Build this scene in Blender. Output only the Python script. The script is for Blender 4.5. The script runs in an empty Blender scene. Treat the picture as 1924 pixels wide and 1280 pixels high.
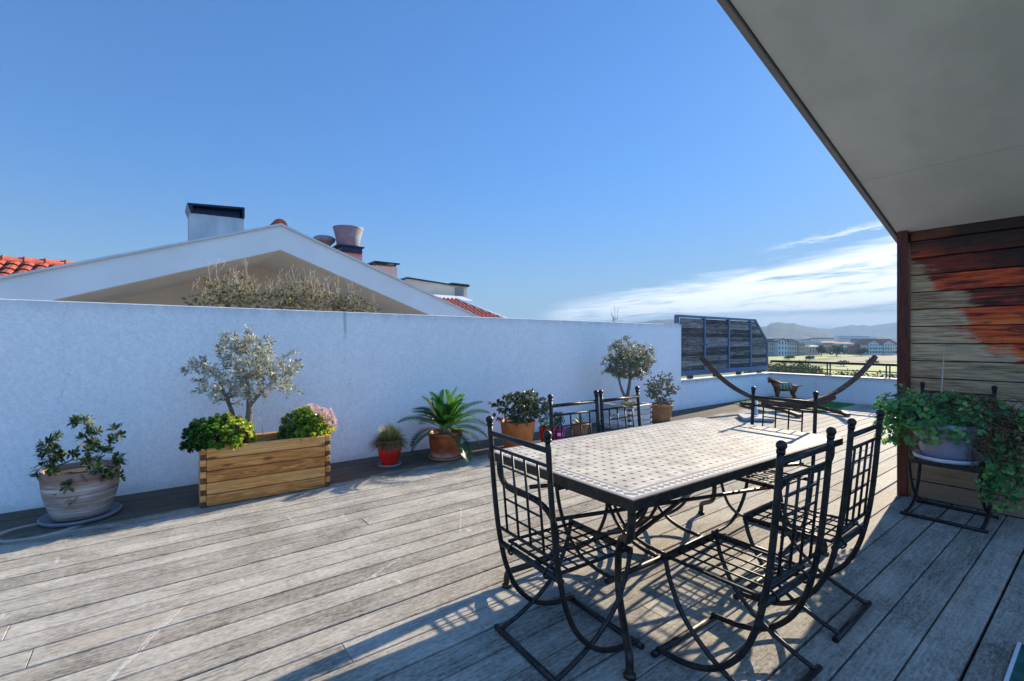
import bpy, math, random
from mathutils import Vector, Matrix, noise as mnoise
PI = math.pi
sc = bpy.context.scene
COL = sc.collection
def V(*a): return Vector(a[0] if len(a) == 1 else a)

# ------------------------------------------------------------------ mesh builder
class MB:
    def __init__(s): s.v = []; s.f = []; s.r = []; s.sm = []
    def face(s, idx, r=0.0, sm=False): s.f.append(idx); s.r.append(r); s.sm.append(sm)
    def quad(s, a, b, c, d, r=0.0):
        n = len(s.v); s.v += [tuple(a), tuple(b), tuple(c), tuple(d)]; s.face((n, n+1, n+2, n+3), r)
    def poly(s, pts, r=0.0):
        n = len(s.v); s.v += [tuple(p) for p in pts]; s.face(tuple(range(n, n+len(pts))), r)
    def box(s, c, d, r=0.0, M=None, bev=0.0):
        cx, cy, cz = c; hx, hy, hz = d[0]/2, d[1]/2, d[2]/2
        n = len(s.v)
        if bev <= 0:
            P = [(x, y, z) for z in (-hz, hz) for x, y in ((-hx, -hy), (hx, -hy), (hx, hy), (-hx, hy))]
            F = [(3, 2, 1, 0), (4, 5, 6, 7), (0, 1, 5, 4), (1, 2, 6, 5), (2, 3, 7, 6), (3, 0, 4, 7)]
        else:
            b = min(bev, hx*.9, hy*.9, hz*.9)
            P = []
            for (z, k) in ((-hz, b), (-hz+b, 0), (hz-b, 0), (hz, b)):
                ax, ay = hx-k, hy-k
                c2 = b if k == 0 else b*.6
                P += [(-ax+c2, -ay, z), (ax-c2, -ay, z), (ax, -ay+c2, z), (ax, ay-c2, z),
                      (ax-c2, ay, z), (-ax+c2, ay, z), (-ax, ay-c2, z), (-ax, -ay+c2, z)]
            F = [tuple(reversed(range(8))), tuple(range(24, 32))]
            for L in range(3):
                for i in range(8):
                    j = (i+1) % 8
                    F.append((L*8+i, L*8+j, L*8+8+j, L*8+8+i))
        for p in P:
            q = Vector(p)
            if M is not None: q = M @ q
            s.v.append((q.x+cx, q.y+cy, q.z+cz))
        for f in F: s.face(tuple(n+i for i in f), r)
    def prism(s, pts, ax, lo, hi, r=0.0):
        """extrude 2-D polygon; ax='y': pts are (x,z); ax='z': (x,y); ax='x': (y,z)"""
        def mk(p, t):
            return {'y': (p[0], t, p[1]), 'z': (p[0], p[1], t), 'x': (t, p[0], p[1])}[ax]
        n = len(s.v); k = len(pts)
        s.v += [mk(p, lo) for p in pts] + [mk(p, hi) for p in pts]
        s.face(tuple(range(n, n+k)), r); s.face(tuple(reversed(range(n+k, n+2*k))), r)
        for i in range(k):
            j = (i+1) % k
            s.face((n+i, n+k+i, n+k+j, n+j), r)
    def tube(s, pts, rad, seg=8, r=0.0, cap=True):
        pts = [Vector(p) for p in pts]; k = len(pts)
        if not hasattr(rad, '__len__'): rad = [rad]*k
        n0 = len(s.v); prev = None
        for i, p in enumerate(pts):
            t = (pts[min(i+1, k-1)]-pts[max(i-1, 0)])
            if t.length < 1e-9: t = Vector((0, 0, 1))
            t.normalize()
            if prev is None:
                a = Vector((0, 0, 1)) if abs(t.z) < .9 else Vector((1, 0, 0))
                u = t.cross(a).normalized()
            else:
                u = (prev - t*prev.dot(t))
                u = u.normalized() if u.length > 1e-6 else t.orthogonal().normalized()
            prev = u; w = t.cross(u)
            for j in range(seg):
                a = 2*PI*j/seg
                q = p+(u*math.cos(a)+w*math.sin(a))*rad[i]
                s.v.append(tuple(q))
        for i in range(k-1):
            for j in range(seg):
                j2 = (j+1) % seg
                s.face((n0+i*seg+j, n0+i*seg+j2, n0+(i+1)*seg+j2, n0+(i+1)*seg+j), r, True)
        if cap:
            s.face(tuple(n0+j for j in reversed(range(seg))), r)
            s.face(tuple(n0+(k-1)*seg+j for j in range(seg)), r)
    def lathe(s, prof, seg=32, c=(0, 0, 0), r=0.0, sm=True, wob=0.0, cl=False):
        n0 = len(s.v); k = len(prof)
        for i, (rr, z) in enumerate(prof):
            for j in range(seg):
                a = 2*PI*j/seg
                q = rr*(1+wob*mnoise.noise(Vector((math.cos(a)*1.3, math.sin(a)*1.3, z*4+c[0]))))
                s.v.append((c[0]+q*math.cos(a), c[1]+q*math.sin(a), c[2]+z))
        for i in range(k-1):
            for j in range(seg):
                j2 = (j+1) % seg
                s.face((n0+i*seg+j, n0+i*seg+j2, n0+(i+1)*seg+j2, n0+(i+1)*seg+j), r, sm)
        s.face(tuple(n0+j for j in reversed(range(seg))), r)
        s.face(tuple(n0+(k-1)*seg+j for j in range(seg)), r)
    def ball(s, c, rx, ry=None, rz=None, seg=12, rings=8, r=0.0):
        ry = ry or rx; rz = rz or rx
        n0 = len(s.v)
        for i in range(1, rings):
            a = PI*i/rings
            for j in range(seg):
                b = 2*PI*j/seg
                s.v.append((c[0]+rx*math.sin(a)*math.cos(b), c[1]+ry*math.sin(a)*math.sin(b), c[2]-rz*math.cos(a)))
        b0 = len(s.v); s.v += [(c[0], c[1], c[2]-rz), (c[0], c[1], c[2]+rz)]
        for i in range(rings-2):
            for j in range(seg):
                j2 = (j+1) % seg
                s.face((n0+i*seg+j, n0+i*seg+j2, n0+(i+1)*seg+j2, n0+(i+1)*seg+j), r, True)
        for j in range(seg):
            j2 = (j+1) % seg
            s.face((b0, n0+j2, n0+j), r, True)
            s.face((n0+(rings-2)*seg+j, n0+(rings-2)*seg+j2, b0+1), r, True)
    def leaf(s, p, d, up, L, W, r, fold=.25, kind=0):
        d = d.normalized(); side = d.cross(up)
        if side.length < 1e-4: side = d.orthogonal()
        side.normalize(); n = side.cross(d)
        v = len(s.v)
        if kind == 0:      # lance
            s.v += [tuple(p), tuple(p+d*L*.45+side*W*.5+n*W*fold), tuple(p+d*L), tuple(p+d*L*.45-side*W*.5+n*W*fold)]
            s.face((v, v+1, v+2), r); s.face((v, v+2, v+3), r)
        else:              # spoon shaped: widest beyond the middle
            m = p+d*L*.6
            s.v += [tuple(p), tuple(p+d*L*.35+side*W*.32+n*W*fold*.5), tuple(p+d*L*.72+side*W*.5+n*W*fold),
                    tuple(p+d*L-n*W*fold*.3), tuple(p+d*L*.72-side*W*.5+n*W*fold), tuple(p+d*L*.35-side*W*.32+n*W*fold*.5), tuple(m)]
            s.face((v, v+1, v+2, v+6), r, True); s.face((v+6, v+2, v+3), r, True)
            s.face((v+6, v+3, v+4), r, True); s.face((v, v+6, v+4, v+5), r, True)
    def build(s, name, mat, parent=None, mods=None):
        me = bpy.data.meshes.new(name)
        me.from_pydata(s.v, [], s.f)
        me.polygons.foreach_set('use_smooth', s.sm)
        at = me.attributes.new('rnd', 'FLOAT', 'FACE'); at.data.foreach_set('value', s.r)
        me.update()
        o = bpy.data.objects.new(name, me); COL.objects.link(o)
        me.materials.append(mat)
        if parent is not None: o.parent = parent
        return o

def tag(o, label=None, cat=None, group=None, kind=None):
    if label: o['label'] = label
    if cat: o['category'] = cat
    if group: o['group'] = group
    if kind: o['kind'] = kind
    return o
def thing(name, label, cat, loc=(0, 0, 0), rz=0.0, group=None):
    o = bpy.data.objects.new(name, None); COL.objects.link(o)
    o.empty_display_size = .1
    o.location = loc; o.rotation_euler = (0, 0, rz)
    return tag(o, label, cat, group)
def copy_tree(o, parent=None):
    c = o.copy(); COL.objects.link(c)
    if parent is not None: c.parent = parent
    for ch in list(o.children): copy_tree(ch, c)
    return c
def structure(name, mb, mat, kind='structure'):
    return tag(mb.build(name, mat), kind=kind)
def bez(pts, n=8):
    """Catmull-Rom through points"""
    P = [Vector(p) for p in pts]; P = [P[0]*2-P[1]]+P+[P[-1]*2-P[-2]]
    out = []
    for i in range(1, len(P)-2):
        a, b, c, d = P[i-1], P[i], P[i+1], P[i+2]
        for k in range(n):
            t = k/n
            out.append(.5*((2*b)+(c-a)*t+(2*a-5*b+4*c-d)*t*t+(3*b-a-3*c+d)*t**3))
    out.append(P[-2]); return out

# ------------------------------------------------------------------ shader expressions
class X:
    nt = None
    def __init__(s, k): s.k = k
    @staticmethod
    def m(op, *a, clamp=False):
        n = X.nt.nodes.new('ShaderNodeMath'); n.operation = op; n.use_clamp = clamp
        for i, q in enumerate(a):
            if isinstance(q, X): X.nt.links.new(q.k, n.inputs[i])
            else: n.inputs[i].default_value = q
        return X(n.outputs[0])
    def __add__(s, o): return X.m('ADD', s, o)
    __radd__ = __add__
    def __sub__(s, o): return X.m('SUBTRACT', s, o)
    def __rsub__(s, o): return X.m('SUBTRACT', o, s)
    def __mul__(s, o): return X.m('MULTIPLY', s, o)
    __rmul__ = __mul__
    def __truediv__(s, o): return X.m('DIVIDE', s, o)
    def lt(s, o): return X.m('LESS_THAN', s, o)
    def gt(s, o): return X.m('GREATER_THAN', s, o)
    def fract(s): return X.m('FRACT', s)
    def floor(s): return X.m('FLOOR', s)
    def abs(s): return X.m('ABSOLUTE', s)
    def mn(s, o): return X.m('MINIMUM', s, o)
    def mx(s, o): return X.m('MAXIMUM', s, o)
    def pw(s, o): return X.m('POWER', s, o)
def sstep(x, a, b):
    n = X.nt.nodes.new('ShaderNodeMapRange'); n.interpolation_type = 'SMOOTHSTEP'
    X.nt.links.new(x.k, n.inputs[0]); n.inputs[1].default_value = a; n.inputs[2].default_value = b
    return X(n.outputs[0])
class Mat:
    def __init__(s, name, rough=.6, metal=0.0, spec=.4):
        s.m = bpy.data.materials.new(name); s.m.use_nodes = True
        s.nt = X.nt = s.m.node_tree; s.b = s.nt.nodes['Principled BSDF']
        s.b.inputs['Roughness'].default_value = rough; s.b.inputs['Metallic'].default_value = metal
        s.b.inputs['Specular IOR Level'].default_value = spec
        tc = s.nt.nodes.new('ShaderNodeTexCoord'); s.obj = tc.outputs['Object']
        s.geo = s.nt.nodes.new('ShaderNodeNewGeometry')
    def lk(s, a, b): s.nt.links.new(a.k if isinstance(a, X) else a, b)
    def xyz(s, world=False):
        n = s.nt.nodes.new('ShaderNodeSeparateXYZ'); s.lk(s.geo.outputs['Position'] if world else s.obj, n.inputs[0])
        return [X(o) for o in n.outputs]
    def vec(s, x, y, z):
        n = s.nt.nodes.new('ShaderNodeCombineXYZ')
        for i, q in enumerate((x, y, z)):
            if isinstance(q, X): s.lk(q, n.inputs[i])
            else: n.inputs[i].default_value = q
        return n.outputs[0]
    def noise(s, scale=5, detail=4, rough=.55, vec=None, stretch=None, dist=0.0):
        v = vec if vec is not None else s.obj
        if stretch:
            mp = s.nt.nodes.new('ShaderNodeMapping'); mp.inputs['Scale'].default_value = stretch
            s.lk(v, mp.inputs[0]); v = mp.outputs[0]
        n = s.nt.nodes.new('ShaderNodeTexNoise'); n.inputs['Scale'].default_value = scale
        n.inputs['Detail'].default_value = detail; n.inputs['Roughness'].default_value = rough
        n.inputs['Distortion'].default_value = dist
        s.lk(v, n.inputs['Vector']); return X(n.outputs[0])
    def voro(s, scale, vec=None, feat='DISTANCE_TO_EDGE'):
        n = s.nt.nodes.new('ShaderNodeTexVoronoi'); n.feature = feat; n.inputs['Scale'].default_value = scale
        s.lk(vec if vec is not None else s.obj, n.inputs['Vector']); return X(n.outputs[0])
    def rnd(s):
        n = s.nt.nodes.new('ShaderNodeAttribute'); n.attribute_name = 'rnd'; return X(n.outputs['Fac'])
    def ramp(s, f, stops, interp='LINEAR'):
        n = s.nt.nodes.new('ShaderNodeValToRGB'); s.lk(f, n.inputs[0]); n.color_ramp.interpolation = interp
        e = n.color_ramp.elements
        while len(e) < len(stops): e.new(.5)
        for q, (p, c) in zip(e, stops): q.position = p; q.color = (*c, 1)
        return n.outputs[0]
    def mix(s, f, a, b, mode='MIX'):
        n = s.nt.nodes.new('ShaderNodeMix'); n.data_type = 'RGBA'; n.blend_type = mode
        if isinstance(f, X): s.lk(f, n.inputs[0])
        else: n.inputs[0].default_value = f
        for q, i in ((a, 6), (b, 7)):
            if isinstance(q, tuple): n.inputs[i].default_value = (*q, 1)
            else: s.lk(q, n.inputs[i])
        return n.outputs[2]
    def scale(s, col, f):
        """multiply a colour by a scalar expression"""
        n = s.nt.nodes.new('ShaderNodeVectorMath'); n.operation = 'SCALE'
        s.lk(col, n.inputs[0]); s.lk(f, n.inputs['Scale']); return n.outputs[0]
    def base(s, c):
        if isinstance(c, tuple): s.b.inputs['Base Color'].default_value = (*c, 1)
        else: s.lk(c, s.b.inputs['Base Color'])
        return s
    def rough(s, x): s.lk(x, s.b.inputs['Roughness']); return s
    def bump(s, h, strength=.3, dist=.01):
        n = s.nt.nodes.new('ShaderNodeBump'); n.inputs['Strength'].default_value = strength; n.inputs['Distance'].default_value = dist
        s.lk(h, n.inputs['Height']); s.lk(n.outputs[0], s.b.inputs['Normal']); return s

def mottled(name, a, b, scale=6, rough=.6, metal=0.0, bump=.15, stretch=None, spec=.4, bscale=None, dist=.005):
    m = Mat(name, rough, metal, spec)
    n = m.noise(scale, 5, .6, stretch=stretch)
    m.base(m.ramp(n, [(.3, a), (.7, b)]))
    if bump: m.bump(m.noise(bscale or scale*4, 4, .6, stretch=stretch), bump, dist)
    return m.m
def leafmat(name, stops, rough=.45, trans=.3, back=None, spec=.4):
    m = Mat(name, rough, 0, spec)
    col = m.ramp(m.rnd(), stops)
    if back is not None: col = m.mix(X(m.geo.outputs['Backfacing'])*.8, col, back)
    m.base(col)
    t = m.nt.nodes.new('ShaderNodeBsdfTranslucent'); m.lk(col, t.inputs[0])
    mx = m.nt.nodes.new('ShaderNodeMixShader'); mx.inputs[0].default_value = trans
    m.lk(m.b.outputs[0], mx.inputs[1]); m.lk(t.outputs[0], mx.inputs[2])
    m.lk(mx.outputs[0], m.nt.nodes['Material Output'].inputs[0])
    return m.m

# ------------------------------------------------------------------ materials
def deck_mat():
    m = Mat('weathered_deck', .8, 0, .12)
    r = m.rnd(); x, y, z = m.xyz()
    v = m.vec(x+r*37.0, y, r*11.0)
    grain = m.noise(1.0, 6, .65, v, (2.2, 60, 1), .6)
    fine = m.noise(1.0, 4, .65, v, (14, 230, 1))
    cath = m.noise(1.0, 3, .5, v, (1.1, 8, 1), 1.4)
    rings = ((cath*11.0).fract()-.5).abs()*2.0
    blot = m.noise(2.6, 8, .68, stretch=(1, 1.5, 1)); spk = m.noise(34, 4, .7, stretch=(1, 2, 1))
    t = grain*.20+fine*.14+rings*.05+blot*.36+spk*.36+(r-.5)*.08-.055
    c = m.ramp(t, [(.34, (.072, .064, .052)), (.43, (.205, .186, .155)), (.525, (.345, .318, .27)), (.67, (.53, .495, .43))])
    c = m.mix(sstep(m.noise(.8, 3, .5, v, (1, 3, 1)), .55, .8)*.35, c, (.37, .29, .21))
    c = m.mix(sstep(m.noise(1.3, 5, .7, stretch=(1, 1.2, 1)), .60, .78)*.35, c, (.12, .115, .105))
    # mossy, wet boards along the wall foot, widened and deepened to paint shade
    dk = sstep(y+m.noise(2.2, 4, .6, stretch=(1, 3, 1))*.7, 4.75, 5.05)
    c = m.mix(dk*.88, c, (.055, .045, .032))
    # pale scuffs
    sc1 = m.noise(1.0, 2, .4, stretch=(.7, 2.4, 1)); sc2 = m.noise(3.0, 5, .7)
    scr = sstep(m.noise(14, 2, .5, stretch=(1, .12, 1)), .66, .74)*sstep(sc2, .5, .62)
    c = m.mix(scr*.5, c, (.68, .66, .61))
    def scratch(ax, ay, bx, by, w):
        L = math.hypot(bx-ax, by-ay); ux, uy = (bx-ax)/L, (by-ay)/L
        d = ((x-ax)*(-uy)+(y-ay)*ux+(sc2-.5)*.05).abs(); f = (x-ax)*ux+(y-ay)*uy
        return sstep(d, w, w*.3)*f.gt(0.0)*f.lt(L)*sstep(spk, .36, .5)
    sx = scratch(-.15, 2.45, .15, 2.98, .006).mx(scratch(-.17, 2.43, .10, 2.93, .004)).mx(scratch(.9, 2.6, 1.25, 2.78, .007)).mx(scratch(.55, 3.3, 1.3, 3.0, .006)).mx(scratch(1.75, 2.9, 2.0, 3.3, .006))
    ex, ey = x+.66, y-4.77
    q = X.m('SQRT', ex*ex*.55+ey*ey)+(sc2-.5)*.03
    sx = sx.mx(sstep((q-.165).abs(), .034, .008)*.7*y.gt(4.55))
    c = m.mix(sx*.5, c, (.66, .64, .60))
    # dark screw heads and specks
    sp = sstep(m.voro(9, feat='F1'), .035, .02)*sstep(m.noise(2.5, 2, .5), .5, .6)
    c = m.mix(sp, c, (.02, .02, .02))
    m.base(c); m.bump(grain*.6+fine*.4, .35, .004)
    m.rough(.66+blot*.28)
    return m.m
def stucco_mat(name, col=(.84, .845, .84), dirt=(.77, .775, .775), top=1.71):
    m = Mat(name, .9, 0, .2)
    x, y, z = m.xyz(True)
    big = m.noise(.9, 4, .6); mid = m.noise(5, 5, .65); fine = m.noise(42, 4, .75)
    streak = m.noise(1.0, 4, .6, m.vec(x*7.0+y*7.0, 0, z*.5))
    t = big*.35+mid*.3+streak*.35
    c = m.ramp(t, [(.30, dirt), (.47, col), (.8, tuple(min(1, q*1.04) for q in col))])
    c = m.scale(c, .70+fine*.60)
    # grime hanging from the top edge and splash at the foot
    g = sstep(z+streak*.22, top-.02, top+.17)*.5
    c = m.mix(g, c, (.30, .31, .33))
    f = sstep(z+mid*.18, .2, .08)*.35
    c = m.mix(f, c, (.42, .40, .36))
    # hairline cracks
    wob = m.noise(3, 4, .6)
    for x0, zt, w in ((-.62, 1.7, .004), (1.75, 1.0, .004)):
        cr = (x-x0-(wob-.5)*.5).abs()
        k = sstep(cr, w, w*.35)*sstep(m.noise(1.5, 2), .42, .5)*(z.gt(zt-1.0) if zt < 1.5 else z.gt(.1))
        c = m.mix(k*.30, c, (.3, .3, .33))
    st = sstep((x-1.74-(wob-.5)*.06).abs(), .025, .004)*sstep(z, 1.3, 1.55)
    c = m.mix(st*.5, c, (.2, .21, .24))
    m.base(c); m.bump(fine*.7+m.noise(160, 2, .6)*.6, .8, .005)
    return m.m
def iron_mat(name='black_iron', a=(.008, .0075, .008), b=(.034, .029, .027), rough=.38):
    m = Mat(name, rough, .35, .5)
    n = m.noise(30, 4, .65); c = m.ramp(n, [(.35, a), (.6, b), (.80, (.10, .055, .03))])
    m.base(c); m.bump(m.noise(90, 3, .6), .3, .002); m.rough(.3+n*.35); return m.m
def wood_mat(name, a, b, c3, axis=0, ring=14, rough=.55, knots=True):
    m = Mat(name, rough, 0, .35)
    r = m.rnd(); x, y, z = m.xyz()
    L = (x, y, z)[axis]; o = [q for i, q in enumerate((x, y, z)) if i != axis]
    v = m.vec(L*1.3+r*23.0, o[0]*ring+r*5.0, o[1]*ring)
    g = m.noise(1.0, 5, .6, v, None, .7); f = m.noise(1.0, 3, .6, m.vec(L*6.0+r*9.0, o[0]*160.0, o[1]*160.0))
    rg = ((g*7.0).fract()-.5).abs()*2.0
    t = g*.45+rg*.22+f*.25+(r-.5)*.25+.1
    c = m.ramp(t, [(.3, a), (.52, b), (.75, c3)])
    if knots:
        kd = m.voro(1.0, m.vec(L*3.2+r*13.0, o[0]*9.0, o[1]*9.0+r*7.0), 'F1')
        c = m.mix(sstep(kd, .21, .07)*.8, c, tuple(q*.35 for q in a))
    m.base(c); m.bump(rg*.5+f*.5, .25, .003); return m.m
def clad_mat():
    m = Mat('iroko_cladding', .5, 0, .4)
    r = m.rnd(); x, y, z = m.xyz()
    v = m.vec(x, y*1.5+r*31.0, z*26.0)
    g = m.noise(1.0, 6, .65, v, None, .8); f = m.noise(1.0, 4, .7, m.vec(r*7.0, y*5.0, z*95.0))
    t = g*.34+f*.66
    grey = m.ramp(t+(r-.5)*.16, [(.36, (.20, .12, .06)), (.47, (.45, .315, .185)), (.60, (.74, .585, .40))])
    red = m.ramp(g+(r-.5)*.3, [(.36, (.03, .005, .004)), (.43, (.30, .03, .010)), (.53, (.72, .09, .016)), (.70, (.90, .26, .05))])
    # varnish survives high up and away from the open edge, board by board
    edge = z-2.03-y*1.35
    low = m.noise(1.0, 3, .55, m.vec(r*19.0, y*2.6, r*5.0)); thin = m.noise(1.0, 5, .7, m.vec(r*9.0, y*7.0, z*75.0))
    bl = edge+(r-.5)*.62+(low-.5)*.7+(thin-.5)*.40-.04
    k = sstep(bl, -.03, .09)
    r2 = (r*7.31).fract()
    grey = m.mix(r2*.45, grey, (.50, .26, .11), 'MULTIPLY')
    red = m.mix(r2.gt(.5)*.9, red, (.20, .09, .08), 'MULTIPLY')
    red = m.mix(sstep(m.noise(1.0, 4, .65, m.vec(r*23.0, y*5.0, z*30.0)), .5, .62)*.75, red, (.02, .005, .004))
    c = m.mix(k, grey, red)
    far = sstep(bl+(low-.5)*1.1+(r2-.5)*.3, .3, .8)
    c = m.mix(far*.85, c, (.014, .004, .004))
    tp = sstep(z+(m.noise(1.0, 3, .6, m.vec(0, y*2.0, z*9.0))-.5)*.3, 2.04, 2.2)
    c = m.mix(tp*.8, c, (.010, .005, .005))  # dark top boards, painted blacker to stand for the shadow under the soffit
    lo = sstep(z+(m.noise(1.0, 3, .6, v)-.5)*.4, .62, .1)
    c = m.mix(lo*.6, c, (.17, .10, .055))
    m.base(c); m.bump(g*.5+f*.5, .3, .003); return m.m
def table_mat(Lx, Ly):
    m = Mat('zellige_mosaic', .4, 0, .28)
    x, y, z = m.xyz()
    P = .0575
    u = (x/P+100.5).fract()-.5; w = (y/P+100.5).fract()-.5
    d = u.abs()+w.abs()
    corner = (.5-u.abs())+(.5-w.abs())
    dia = corner.lt(.20)
    joint = (u.abs().mx(w.abs()).gt(.478))
    id1 = m.noise(1.0, 0, 0, m.vec((x/P).floor()*3.17+.5, (y/P).floor()*2.31+.2, .5))
    big = m.noise(2.5, 3, .6)
    tile = m.ramp(id1*.7+big*.3, [(.3, (.34, .31, .26)), (.5, (.47, .435, .37)), (.7, (.56, .53, .46))])
    c = m.mix(joint*.8, tile, (.30, .27, .23)); c = m.mix(dia, c, (.05, .042, .038))
    # border: two plain lines with a row of triangles between
    ex = Lx/2-x.abs(); ey = Ly/2-y.abs(); e = ex.mn(ey)
    along = x*ey.lt(ex)+y*(1.0-ey.lt(ex))
    tri = ((along/.042+50.0).fract()-.5).abs()*2.0
    tt = ((e-.022)/.042)
    td = (tt-.5).abs()*2.0
    zig = (tri+td).lt(1.0)
    bc = m.mix(zig, (.58, .55, .50), (.21, .195, .19))
    line = e.lt(.020).mx((e.gt(.066))*(e.lt(.084)))
    bc = m.mix(line, bc, (.25, .225, .21))
    c = m.mix(e.lt(.084), c, bc)
    st = sstep(m.noise(9, 5, .7), .62, .75)*.3
    c = m.mix(st, c, (.25, .21, .16))
    m.base(c)
    m.bump((1.0-joint)*(1.0-dia*.3)+id1*.4, .3, .002); m.rough(.38+big*.3)
    return m.m
def pot_mat(name, a, b, c3, band=0.0, rough=.7, lime=None, top=None):
    m = Mat(name, rough, 0, .4)
    x, y, z = m.xyz()
    n = m.noise(7, 5, .65); h = m.noise(1.0, 4, .6, m.vec(x*3.0, y*3.0, z*60.0))
    t = n*(1-band)+h*band
    c = m.ramp(t, [(.32, a), (.52, b), (.7, c3)])
    if top is not None:
        c = m.mix(sstep(z+(n-.5)*.16, top[0], top[0]+.05)*.7, c, top[1])
    if lime is not None:
        zz, colr = lime
        c = m.mix(sstep(z+(n-.5)*.2, zz, zz-.07)*.75, c, colr)
    m.base(c); m.bump(n*.4+h*.6, .25, .004); return m.m

M = {}
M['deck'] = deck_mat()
M['stucco'] = stucco_mat('white_render')
M['stucco_low'] = stucco_mat('white_render_parapet', (.82, .83, .83), (.60, .62, .63), .57)
M['cap'] = mottled('cap_stone', (.62, .63, .62), (.8, .8, .78), 8, .8)
M['iron'] = iron_mat()
M['iron_table'] = iron_mat('rusty_iron', (.014, .010, .009), (.055, .038, .028), .55)
M['pine'] = wood_mat('pine_boards', (.30, .095, .02), (.64, .26, .06), (.80, .44, .15), 0, 16)
M['pine_end'] = mottled('pine_end_grain', (.07, .028, .01), (.20, .09, .03), 40, .8)
M['grey_end'] = mottled('grey_end_grain', (.02, .02, .022), (.08, .075, .07), 40, .8)
M['grey_wood'] = wood_mat('whitewashed_wood', (.16, .15, .15), (.45, .44, .43), (.70, .69, .66), 0, 22)
M['mahog'] = wood_mat('mahogany_post', (.022, .005, .004), (.085, .017, .011), (.18, .04, .022), 2, 18, .4, False)
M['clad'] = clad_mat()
M['ham'] = wood_mat('larch_beam', (.022, .010, .008), (.070, .030, .018), (.19, .10, .06), 0, 20, .5, False)
M['soil'] = mottled('soil', (.02, .014, .01), (.10, .075, .05), 60, .95, bump=.6)
M['bark'] = mottled('olive_bark', (.07, .06, .05), (.24, .215, .18), 22, .9, bump=.6, stretch=(1, 1, .3))
M['twig'] = mottled('twig', (.12, .09, .065), (.30, .25, .19), 25, .9)
M['drytwig'] = mottled('dry_twig', (.26, .21, .15), (.52, .45, .34), 25, .9)
M['deadstem'] = mottled('dead_stem', (.10, .06, .035), (.34, .23, .14), 25, .9)
m_ = Mat('soffit_paint', .85, 0, .3); x_, y_, z_ = m_.xyz()
c_ = m_.ramp(m_.noise(1.7, 5, .6)*.6+m_.noise(.9, 3, .6, stretch=(.3, 2.2, 1))*.4, [(.36, (.55, .56, .58)), (.5, (.63, .64, .66)), (.66, (.70, .71, .73))])
c_ = m_.mix(sstep((x_+.944+(m_.noise(1.1, 2)-.5)*.01).abs(), .007, .002)*.55, c_, (.36, .36, .37))
c_ = m_.mix(sstep(m_.voro(1.3, feat='F1'), .02, .008)*.8, c_, (.2, .2, .2))
m_.base(c_).bump(m_.noise(140, 3, .6), .15, .002); M['soffit'] = m_.m
M['chimney_render'] = mottled('chimney_render', (.52, .52, .52), (.78, .78, .77), 3.5, .9, bump=.3, stretch=(1, 1, .35), bscale=50)
M['trim'] = mottled('drip_trim', (.20, .185, .21), (.27, .25, .275), 4, .7)
M['screen_steel'] = mottled('blue_grey_steel', (.08, .13, .24), (.13, .19, .32), 6, .45, .2)
M['screen_wood'] = wood_mat('weathered_slats', (.012, .011, .014), (.075, .066, .066), (.32, .29, .27), 0, 24, .8)
M['rail'] = mottled('painted_rail', (.03, .032, .036), (.055, .058, .065), 12, .4, .6)
M['house_white'] = mottled('neighbour_render', (.66, .665, .66), (.78, .78, .77), .7, .9, bump=.2, bscale=60)
M['house_beige'] = mottled('beige_render', (.66, .54, .41), (.76, .65, .52), 1.2, .9, bump=.2, bscale=60)
M['tile'] = mottled('terracotta_tiles', (.26, .04, .024), (.44, .105, .06), 9, .8, bump=.3)
M['zinc'] = mottled('dark_zinc', (.012, .02, .05), (.03, .05, .10), 6, .35, .5)
M['flash'] = mottled('verge_flashing', (.5, .52, .53), (.62, .64, .65), 4, .5, .3)
M['cowl'] = pot_mat('cowl_fibre', (.13, .155, .19), (.21, .24, .28), (.32, .35, .38), .5)
M['pinkbrick'] = mottled('pink_render', (.48, .36, .31), (.58, .46, .40), 8, .9)
M['solar'] = mottled('pale_panel', (.6, .62, .62), (.72, .74, .73), 3, .3)
M['cement'] = mottled('concrete_slab', (.22, .235, .25), (.36, .38, .39), 18, .85)
M['plastic_grey'] = mottled('grey_plastic', (.3, .32, .34), (.38, .4, .42), 9, .5)
M['turf'] = mottled('artificial_turf', (.015, .09, .01), (.05, .22, .025), 90, .9, bump=.8)
M['mat'] = mottled('green_mat', (.004, .045, .045), (.02, .14, .12), 14, .35)
M['mat_edge'] = mottled('pale_edge', (.5, .52, .55), (.62, .64, .66), 9, .6)
M['red_glaze'] = Mat('red_glaze', .18, 0, .6); M['red_glaze'].base(M['red_glaze'].ramp(M['red_glaze'].noise(6, 3), [(.3, (.48, .012, .008)), (.7, (.68, .03, .016))])); M['red_glaze'] = M['red_glaze'].m
M['magenta'] = mottled('magenta_tin', (.42, .012, .16), (.55, .03, .24), 7, .35, bump=.05)
M['label_white'] = mottled('paper_label', (.7, .7, .7), (.8, .8, .8), 9, .7)
M['striped_pot'] = pot_mat('limed_terracotta', (.12, .075, .055), (.40, .33, .285), (.66, .61, .56), .78, .85, top=(.27, (.24, .105, .06)))
M['saucer_grey'] = mottled('grey_saucer', (.14, .15, .18), (.22, .23, .26), 9, .6)
M['terra'] = pot_mat('glazed_terracotta', (.15, .032, .012), (.36, .08, .024), (.52, .17, .07), .3, .3, (.11, (.58, .46, .38)))
M['terra_saucer'] = mottled('terracotta_saucer', (.34, .13, .06), (.48, .2, .1), 12, .7)
M['orange'] = pot_mat('orange_terracotta', (.40, .09, .02), (.62, .165, .035), (.70, .25, .08), .15, .7)
M['tanpot'] = pot_mat('tan_terracotta', (.17, .075, .028), (.38, .185, .08), (.50, .28, .14), .45, .8)
M['lilac_pot'] = pot_mat('lilac_plastic_pot', (.22, .20, .27), (.34, .31, .40), (.44, .40, .48), .2, .5)
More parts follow.
